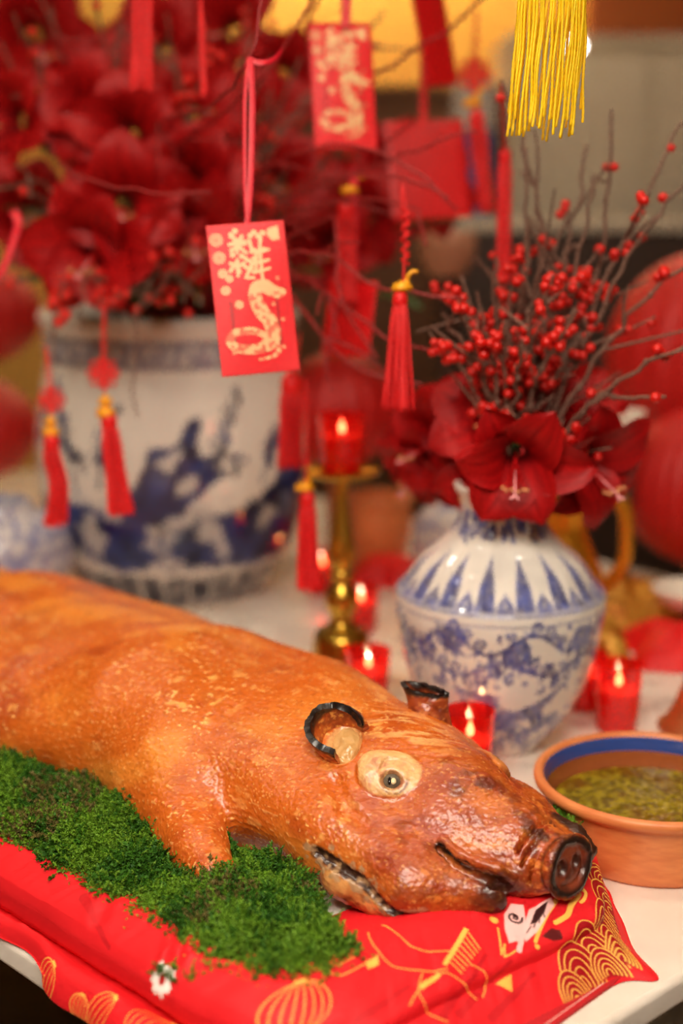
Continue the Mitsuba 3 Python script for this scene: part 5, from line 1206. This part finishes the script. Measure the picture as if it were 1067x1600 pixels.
# the crest line in plan: near long side, front end, far side
crest = [(-1.20, -.205), (-.55, -.201), (-.30, -.205), (-.08, -.209), (-.030, -.205), (-.008, -.195), (.004, -.165), (.012, -.08), (.022, .0), (.036, .10), (.040, .160), (.028, .190), (.0, .205), (-.3, .215), (-1.2, .215)]
cr = smooth_profile(crest, 3000); cd_ = np.r_[0, np.cumsum(np.linalg.norm(np.diff(cr, axis=0), axis=1))]
S_ = np.r_[np.arange(0, .70, .006), np.arange(.70, 1.08, .001), np.arange(1.08, 1.58, .00065), np.arange(1.585, cd_[-1], .008)]
cp = np.stack([np.interp(S_, cd_, cr[:, k]) for k in range(2)], 1)
tg = np.gradient(cp, S_, axis=0); tg /= np.linalg.norm(tg, axis=1, keepdims=True)
from scipy.ndimage import gaussian_filter1d
tgs = np.stack([np.interp(S_, np.arange(0, cd_[-1], .001), gaussian_filter1d(np.interp(np.arange(0, cd_[-1], .001), S_, tg[:, k]), 14, mode='nearest')) for k in range(2)], 1); tgs /= np.linalg.norm(tgs, axis=1, keepdims=True)
on = np.stack([tgs[:, 1], -tgs[:, 0]], 1)
def ss(a, b, v): q = np.clip((v - a) / (b - a), 0, 1); return q * q * (3 - 2 * q)
sF0, sF1 = S_[np.argmin(np.hypot(cp[:, 0] + .03, cp[:, 1] + .205))], S_[np.argmin(np.hypot(cp[:, 0] - .006, cp[:, 1] + .15))]
sR0, sR1 = S_[np.argmin(np.hypot(cp[:, 0] - .037, cp[:, 1] - .108))], S_[np.argmin(np.hypot(cp[:, 0] - .030, cp[:, 1] - .187))]
wF = ss(sF0, sF1, S_)[:, None, None]; wR = ss(sR0, sR1, S_)[:, None, None]
PR = prof_long[None] * (1 - wF) + prof_front[None] * wF
PR = PR * (1 - wR) + prof_far[None] * wR
# the flap narrows toward the far end of the near side
flap = (1 - .58 * ss(1.10, .84, S_) * (1 - wF[:, 0, 0]) + .10 * np.sin(S_ * 52 + 1.0) * (1 - wF[:, 0, 0]))[:, None]
o = np.where(PR[..., 0] > .034, .034 + (PR[..., 0] - .034) * flap, PR[..., 0])
# the loose corner of the cloth sticks out on the marble like an ear
k_ear = np.exp(-((S_ - (sR0 + .012)) / .016) ** 2)[:, None]
o = o + k_ear * .024 * ss(.070, .108, o)
CX = cp[:, None, 0] + on[:, None, 0] * o; CY = cp[:, None, 1] + on[:, None, 1] * o; CZ = PR[..., 1].copy()
tt = np.broadcast_to(TT[None], CX.shape); SS = np.broadcast_to(S_[:, None], CX.shape)
q = np.stack([CX * 16, CY * 16, CZ * 16], -1)
env = ss(.05, .3, tt) * (1 - ss(.93, 1., tt))
CZ = CZ + env * (.0052 * (meshkit.fbm(np.stack([SS * 14, tt * 5 + SS * 5, SS * 0], -1), 3, 70) - .5) + .0026 * (meshkit.fbm(np.stack([SS * 70 + tt * 9, tt * 6, SS * 0], -1), 2, 71) - .5))
# crossing creases on the near roll
for (s0, t0_, s1, t1_, dpt, wd) in [(1.045, .24, 1.10, .50, .0042, .006), (1.12, .22, 1.095, .50, .0050, .005), (1.095, .30, 1.09, .52, .003, .004), (.96, .25, .99, .5, .003, .008), (1.19, .26, 1.11, .42, .0035, .005)]:
    s_ = np.clip(((SS - s0) * (s1 - s0) + (tt - t0_) * (t1_ - t0_) * .09) / ((s1 - s0) ** 2 + (t1_ - t0_) ** 2 * .09 + 1e-9), 0, 1)
    d_ = np.hypot(SS - s0 - s_ * (s1 - s0), (tt - t0_ - s_ * (t1_ - t0_)) * .28)
    CZ = CZ - dpt * np.exp(-(d_ / wd) ** 2) + dpt * .5 * np.exp(-((d_ - wd * 1.8) / wd) ** 2)
CZ = np.maximum(CZ, np.where((tt > .9) & (o > .066) & (wF[:, :, 0] < .02), -.02, .0012))
cloth_pts = LW(np.stack([CX, CY, CZ], -1).reshape(-1, 3))
arc = 1.0 * np.cumsum(np.r_[0, np.hypot(np.diff(prof_front[:, 0]), np.diff(prof_front[:, 1]))])[-1]
# PRINT
cloth_col = np.broadcast_to(rgb(218, 26, 34), cloth_pts.shape).copy()

gold_, dkred_, pale_, white_, ink_ = (np.array(rgb(*c)) for c in ((246, 186, 84), (156, 8, 20), (244, 190, 186), (244, 238, 230), (52, 14, 14)))
PX_, PY_ = SS * 1000, tt * arc * 1000
class Print(Paint):
    def stroke(self, pts, w0, w1=None, ink=1.0, soft=.25):
        w1 = w0 if w1 is None else w1; m_ = max(w0, w1) + .5; super().stroke(pts, w0 + .45, w1 + .45, ink, min(.9 / m_, .95))
    def lantern(self, c, a, b, rot, ribs=7, w=.28):
        """Line drawing of a paper lantern: outline, ribs that meet at both ends, two knobs."""
        cs, sn = math.cos(rot), math.sin(rot); R = lambda x, y: (c[0] + x * cs - y * sn, c[1] + x * sn + y * cs)
        for k in np.linspace(-1, 1, ribs):
            self.stroke([R(k * a * math.sin(t_) ** .8, -b * math.cos(t_)) for t_ in np.linspace(.12, math.pi - .12, 18)], w * (1.5 if abs(k) == 1 else 1), None, .95)
        for s_ in (-1, 1): self.poly([R(-a * .30, s_ * b * .97), R(a * .30, s_ * b * .97), R(a * .24, s_ * b * 1.14), R(-a * .24, s_ * b * 1.14)], 1, soft=.5)
    def curve(self, pts, w, w1=None, ink=1.0): self.stroke(smooth_profile(pts, 20), w, w1, ink)
def tint(mask, c):
    global cloth_col
    m_ = mask.reshape(-1, 1); cloth_col = cloth_col * (1 - m_) + c * m_
K = Print(PX_, PY_)                                       # faint watery stripes printed into the red
for p_, q_ in (((1295.8, 196.0), (1376.4, 160.1)), ((1316.6, 199.6), (1395.3, 175.0)), ((1344.6, 213.9), (1414.1, 196.0)), ((953.0, 108.6), (1021.0, 133.7)), ((1230.2, 161.9), (1282.2, 157.7))):
    K.stroke([p_, ((p_[0] + q_[0]) / 2 + 3, (p_[1] + q_[1]) / 2), q_], 4.5, 1.5, .45)
tint(K.m, dkred_)
# waves: nested arches, gold lines on dark red
Wb, Wl = Print(PX_, PY_), Print(PX_, PY_)
def arch(c, tip, half):
    """Nested arches from the foot c to the crown tip, half as wide."""
    c, tip = np.array(c), np.array(tip); d = tip - c; L = np.linalg.norm(d); d = d / L; n_ = np.array([-d[1], d[0]])
    ring = lambda k: [tuple(c + d * L * k * math.sin(t_) + n_ * half * k * math.cos(t_)) for t_ in np.linspace(-.15, math.pi + .15, 26)]
    Wb.poly(ring(1.0), 1); Wl.poly(ring(1.03), 1, hole=True)
    for k in (1, .80, .60, .40, .2): Wl.stroke(ring(k), .55, None, 1)
for c_, t_, h_ in (((1557.1, 176.8), (1542.2, 143.3), 16), ((1544.1, 201.4), (1534.4, 154.1), 18), ((1506.4, 200.8), (1527.2, 167.2), 18), ((1482.4, 213.3), (1488.9, 169.6), 20), ((1454.4, 225.9), (1468.7, 182.2), 21), ((1500.6, 215.1), (1515.5, 194.8), 11), ((1483.0, 226.5), (1487.6, 200.8), 15), ((1437.5, 236.7), (1444.7, 206.1), 16)):
    arch(c_, t_, h_)
tint(Wb.m, dkred_); tint(Wl.m, gold_)
G = Print(PX_, PY_)
G.lantern((962.0, 226.5), 17, 16, .3, 6); G.lantern((1018.0, 228.3), 12, 10, .1, 6); G.lantern((1045.0, 221.1), 13, 20, .5, 5); G.lantern((1109.9, 200.2), 29, 20, .1, 8)
G.lantern((1202.2, 128.3), 19, 20, .2, 8)
for a_, b_, c_ in (((1303.6, 81.1), (1284.1, 130.1), (1329.0, 158.9)), ((1323.8, 77.2), (1316.0, 121.8), (1353.0, 145.7)), ((1270.5, 172.6), (1319.9, 160.1), (1342.6, 194.2)), ((1303.0, 153.5), (1284.8, 172.6), (1299.1, 200.8)), ((1354.3, 162.5), (1362.8, 180.4), (1350.4, 194.2)), ((1226.3, 106.2), (1241.9, 121.2), (1267.9, 119.4)), ((1232.1, 103.2), (1244.5, 109.2), (1266.6, 108.6))):
    G.curve([a_, b_, c_], .45, .45)
G.poly([(1377.7, 127.7), (1379.7, 131.9), (1330.3, 156.5), (1328.3, 152.9)], 1, soft=.5)
for k in range(8):
    s_ = k / 7; p_ = np.array((1377.1, 134.3)) * (1 - s_) + np.array((1336.1, 152.9)) * s_; q_ = np.array((1374.5, 152.9)) * (1 - s_) + np.array((1340.7, 166.6)) * s_
    G.stroke([tuple(p_), tuple(q_)], .55, .55)
G.poly([(1291.3, 161.3), (1291.3, 166.0), (1318.6, 161.9), (1318.6, 157.7)], 1, soft=.5); G.poly([(1370.6, 189.4), (1392.7, 187.0), (1379.7, 202.6)], .9, soft=.5)
G.poly([(1265.3, 118.8), (1282.8, 115.8), (1275.7, 125.4), (1262.7, 125.9)], 1, soft=.5)
# the pale dancing-lion patch: mane flames, spiral eye, open mouth with teeth
for a_, b_ in (((1408.3, 140.9), (1390.7, 166.0)), ((1390.7, 166.0), (1401.1, 158.9)), ((1401.1, 158.9), (1391.4, 169.6)), ((1391.4, 169.6), (1406.3, 169.0))): G.stroke([a_, b_], .7, .7)
G.curve([(1509.7, 146.3), (1492.1, 152.3), (1478.5, 159.5), (1464.2, 160.1)], 3.2, 2.0); G.curve([(1518.1, 133.1), (1517.5, 151.1), (1503.8, 154.1)], 2.4, 1.6)
G.curve([(1483.0, 140.9), (1451.8, 155.9), (1432.3, 168.4)], 2.2, 1.6); G.blob(*(1411.5, 131.9), 4); G.blob(*(1430.4, 173.2), 2.5)
tint(G.m, gold_)
Pk = Print(PX_, PY_)
Pk.poly([(1424.5, 131.9), (1441.4, 123.6), (1451.2, 129.5), (1437.5, 148.1), (1416.1, 162.5), (1406.3, 159.5), (1412.8, 145.7)], 1, soft=.6); Pk.poly([(1451.2, 137.3), (1481.7, 135.5), (1477.2, 144.5), (1440.1, 161.3), (1423.2, 164.8), (1425.8, 155.3)], 1, soft=.6); Pk.stroke([(1431.0, 152.9), (1409.6, 170.2)], 2.6, 2.4)
tint(Pk.m, pale_)
Ik = Print(PX_, PY_)
Ik.spiral(*(1431.7, 138.5), 7.5, 1.5, .5, 1.2); Ik.blob(*(1433.6, 137.3), 2.6); Ik.poly([(1438.8, 152.3), (1457.0, 140.3), (1475.2, 137.9), (1461.6, 147.5), (1447.3, 152.9)], 1, soft=.5)
for k in range(4): Ik.stroke([(1438.8, 154.1), (1430.4, 157.7)][0:2] if k == 0 else [tuple(np.array((1440.8, 153.5)) + (np.array((1466.1, 146.3)) - np.array((1440.8, 153.5))) * k / 4), tuple(np.array((1431.7, 158.3)) + (np.array((1466.1, 149.9)) - np.array((1431.7, 158.3))) * k / 4)], .6, .6)
Ik.poly([(1442.1, 166.6), (1456.4, 163.7), (1463.5, 167.8), (1460.3, 176.2), (1449.2, 173.8)], .9, soft=.6)
tint(Ik.m, ink_)
Fw = Print(PX_, PY_); fc_ = np.array((1096.3, 133.1))
for k in range(7):
    a_ = k * .8976 + .3; d_ = np.array([math.cos(a_), math.sin(a_)]); n_ = np.array([-d_[1], d_[0]])
    Fw.poly([tuple(fc_ + d_ * 2 - n_ * 1.2), tuple(fc_ + d_ * 8 - n_ * 4.2), tuple(fc_ + d_ * 13.5 - n_ * 2.2), tuple(fc_ + d_ * 12 + n_ * .0), tuple(fc_ + d_ * 14 + n_ * 2.0), tuple(fc_ + d_ * 8 + n_ * 4.2), tuple(fc_ + d_ * 2 + n_ * 1.2)], 1, soft=.5)
tint(Fw.m, white_)
Fc = Print(PX_, PY_); Fc.blob(*fc_, 3.4); tint(Fc.m, np.array(rgb(190, 30, 30)))

cloth = thing('red_tablecloth', 'red cloth printed with gold lanterns and waves, wrapped over the tray under the pig', 'tablecloth')
part(cloth, 'sheet', PL((cloth_pts, grid_faces(len(S_), NT)[:, ::-1]), M_VC_CLOTH, True, color=cloth_col))
hp = LW(np.array([(.148, .085, .004), (.126, .085, .004), (.126, -.215, .004), (.148, -.215, .004), (.148, .085, .0008), (.126, .085, .0008), (.126, -.215, .0008), (.148, -.215, .0008)]) + [-.004, 0, 0])
part(cloth, 'hem', PL((hp, tri([[0, 1, 2, 3], [4, 7, 6, 5], [0, 4, 5, 1], [1, 5, 6, 2], [2, 6, 7, 3], [3, 7, 4, 0]])), mat('hem', two(principled(rgb(176, 16, 26), .7))), False), 'darker red stitched hem')
a_ = np.linspace(.082, -.21, 74)
M_THREAD = mat('thread', principled(rgb(236, 200, 190), .6))
part(cloth, 'stitching', PL(merge([box((.0007, .0030, .0006), (0, 0, 0)) for _ in range(1)] and [(LW(box((.0007, .0030, .0006), (x_, y_, .0042))[0]), box((.0007, .0030, .0006))[1]) for y_ in a_ for x_ in (.1385,)]), M_THREAD, False), 'pale stitching')

# ------------------------------------------------------------------ moss
def moss_frond(seed):
    r = np.random.default_rng(seed); n = 7; L = 1.0
    s = np.linspace(0, 1, n); p = np.stack([.18 * np.sin(s * 2.0 + r.uniform(0, 6)) * s, .35 * s ** 2 * r.uniform(.4, 1.2), s * (1 - .18 * s)], 1)
    vs, fs = [], []
    def quad(a, b, w, d):
        k = len(vs); vs.extend([a - d * w, a + d * w, b]); fs.append([k, k + 1, k + 2])
    for i in range(n - 1):
        k = len(vs); w = .020 * (1 - s[i] * .6); w2 = .020 * (1 - s[i + 1] * .6)
        vs.extend([p[i] + [-w, 0, 0], p[i] + [w, 0, 0], p[i + 1] + [w2, 0, 0], p[i + 1] + [-w2, 0, 0]]); fs.extend([[k, k + 1, k + 2], [k, k + 2, k + 3]])
        for sg in (-1, 1):
            for j in range(2):
                a = p[i] + (p[i + 1] - p[i]) * (j * .5 + r.uniform(0, .3)); ln = .26 * (1.05 - s[i] * .7) * r.uniform(.7, 1.2)
                dr_ = norm([sg * 1.0, r.uniform(-.6, .6), r.uniform(.3, 1.0)]); quad(a, a + dr_ * ln, .05, norm(np.cross(dr_, r.normal(0, 1, 3))))
    return np.array(vs), np.array(fs)
FRONDS = [moss_frond(500 + i) for i in range(8)]
def moss(name, label, poly, zfun, n, seed, lmin=.010, lmax=.022):
    import shapely
    r = np.random.default_rng(seed); Pg = Polygon(poly); x0, y0, x1, y1 = Pg.bounds
    pts = np.empty((0, 2))
    while len(pts) < n:
        c = np.stack([r.uniform(x0, x1, n * 2), r.uniform(y0, y1, n * 2)], 1); pts = np.vstack([pts, c[shapely.contains_xy(Pg, c[:, 0], c[:, 1])]])
    pts = pts[:n]; z0 = zfun(pts[:, 0], pts[:, 1]); kk = r.integers(0, 8, n)
    clump = meshkit.noise(np.c_[pts * 40, np.zeros(n)], seed); tone = np.clip(meshkit.fbm(np.c_[pts * 28, np.zeros(n)], 3, seed + 1) * 1.5 - .25 + r.normal(0, .16, n), 0, 1)
    brown = (meshkit.noise(np.c_[pts * 22, np.zeros(n)], seed + 2) > .80) & (r.random(n) < .5)
    eps = .004; gx = (zfun(pts[:, 0] + eps, pts[:, 1]) - zfun(pts[:, 0] - eps, pts[:, 1])) / (2 * eps); gy = (zfun(pts[:, 0], pts[:, 1] + eps) - zfun(pts[:, 0], pts[:, 1] - eps)) / (2 * eps)
    V_, F_, C_ = [], [], []; off = 0
    d0, d1, tp = np.array(rgb(40, 84, 16)), np.array(rgb(72, 122, 22)), np.array(rgb(132, 164, 38)); bw = np.array(rgb(98, 88, 42))
    for fi in range(8):
        I = np.nonzero(kk == fi)[0]; fv, ff = FRONDS[fi]
        ax = np.stack([-gx[I], -gy[I], np.full(len(I), .75)], 1) + r.normal(0, .55, (len(I), 3)); ax /= np.linalg.norm(ax, axis=1, keepdims=True)
        b = np.cross(ax, r.normal(0, 1, (len(I), 3))); b /= np.linalg.norm(b, axis=1, keepdims=True); c = np.cross(ax, b)
        Ls = r.uniform(lmin, lmax, len(I)) * (.75 + .5 * clump[I])
        q = (fv[None, :, 0, None] * b[:, None] + fv[None, :, 1, None] * c[:, None] + fv[None, :, 2, None] * ax[:, None]) * Ls[:, None, None]
        q = q + np.c_[pts[I], z0[I] - .004][:, None]
        base = d0 + (d1 - d0) * tone[I][:, None]; base = np.where(brown[I][:, None], bw, base)
        g = np.clip(fv[:, 2], 0, 1)[None, :, None] * .45 * (tone[I][:, None, None] > .45) * ~brown[I][:, None, None]
        col_ = base[:, None] * (1 - g) + tp * g
        V_.append(q.reshape(-1, 3)); F_.append((ff[None] + (np.arange(len(I)) * len(fv))[:, None, None]).reshape(-1, 3) + off); C_.append(np.broadcast_to(col_, q.shape).reshape(-1, 3)); off += len(I) * len(fv)
    # the matted bed under the fronds
    g0, g1 = np.meshgrid(np.linspace(x0, x1, 160), np.linspace(y0, y1, 70), indexing='ij'); ins = shapely.contains_xy(Pg.buffer(.004), g0.ravel(), g1.ravel()).reshape(g0.shape)
    zz = zfun(g0, g1) - .005 + .006 * (meshkit.fbm(np.stack([g0 * 120, g1 * 120, g0 * 0], -1), 3, 9) - .5)
    bedf = grid_faces(160, 70); okv = ins.ravel(); bedf = bedf[okv[bedf].all(1)]
    bv = np.stack([g0, g1, zz], -1).reshape(-1, 3)
    if n < 100: bedf = bedf[:0]
    V_.append(bv); F_.append(bedf + off); C_.append(np.broadcast_to(rgb(54, 98, 18), bv.shape))
    k = thing(name, label, 'moss', kind='stuff')
    scene[k] = PL((LW(np.vstack(V_)), np.vstack(F_)), M_MOSS, False, color=np.vstack(C_))
M_MOSS = mat('moss', two(principled(VC, .6, specular=.25)))
moss_poly = [(-.95, -.215), (-.42, -.200), (-.25, -.207), (-.10, -.214), (-.012, -.208), (.010, -.165), (.010, -.125), (-.026, -.112), (-.080, -.085), (-.125, -.066), (-.20, -.07), (-.30, -.05), (-.45, -.05), (-.60, -.09), (-.95, -.09)]
def moss_z(x, y):
    x, y = np.asarray(x, float), np.asarray(y, float)
    up = ss(-.215, -.165, y) * ss(.02, -.035, x)
    l = meshkit.fbm(np.stack([x * 24, y * 24, x * 0], -1), 3, 81) - .5
    return .054 - .030 * np.exp(-(((x + .190) / .045) ** 2 + ((y + .105) / .035) ** 2)) + .018 * up + .014 * ss(-.17, -.06, y) * ss(-.06, -.2, x) + .030 * l * up
moss('moss_bed', 'thick green moss bed between the pig and the near edge of the cloth', moss_poly, moss_z, 23000, 90, .011, .024)
moss('moss_tuft', 'small green moss tuft on the far side of the pig snout beside the bowl', [(-.06, .20), (-.02, .175), (.012, .19), (.0, .222), (-.05, .235)], lambda x, y: .062 + 0 * np.asarray(x), 500, 95, .010, .02)
moss('moss_strand', 'stray moss strands lying on the red roll beside the white flower print', [(-0.121, -0.2476, 0.055), (-0.0898, -0.2252, 0.058), (-0.0587, -0.2308, 0.058), (-0.0885, -0.2492, 0.052), (-0.1034, -0.2522, 0.052)], lambda x, y: .0535 + .045 * np.clip(np.asarray(y) + .222, -.03, .01), 30, 97, .010, .02)
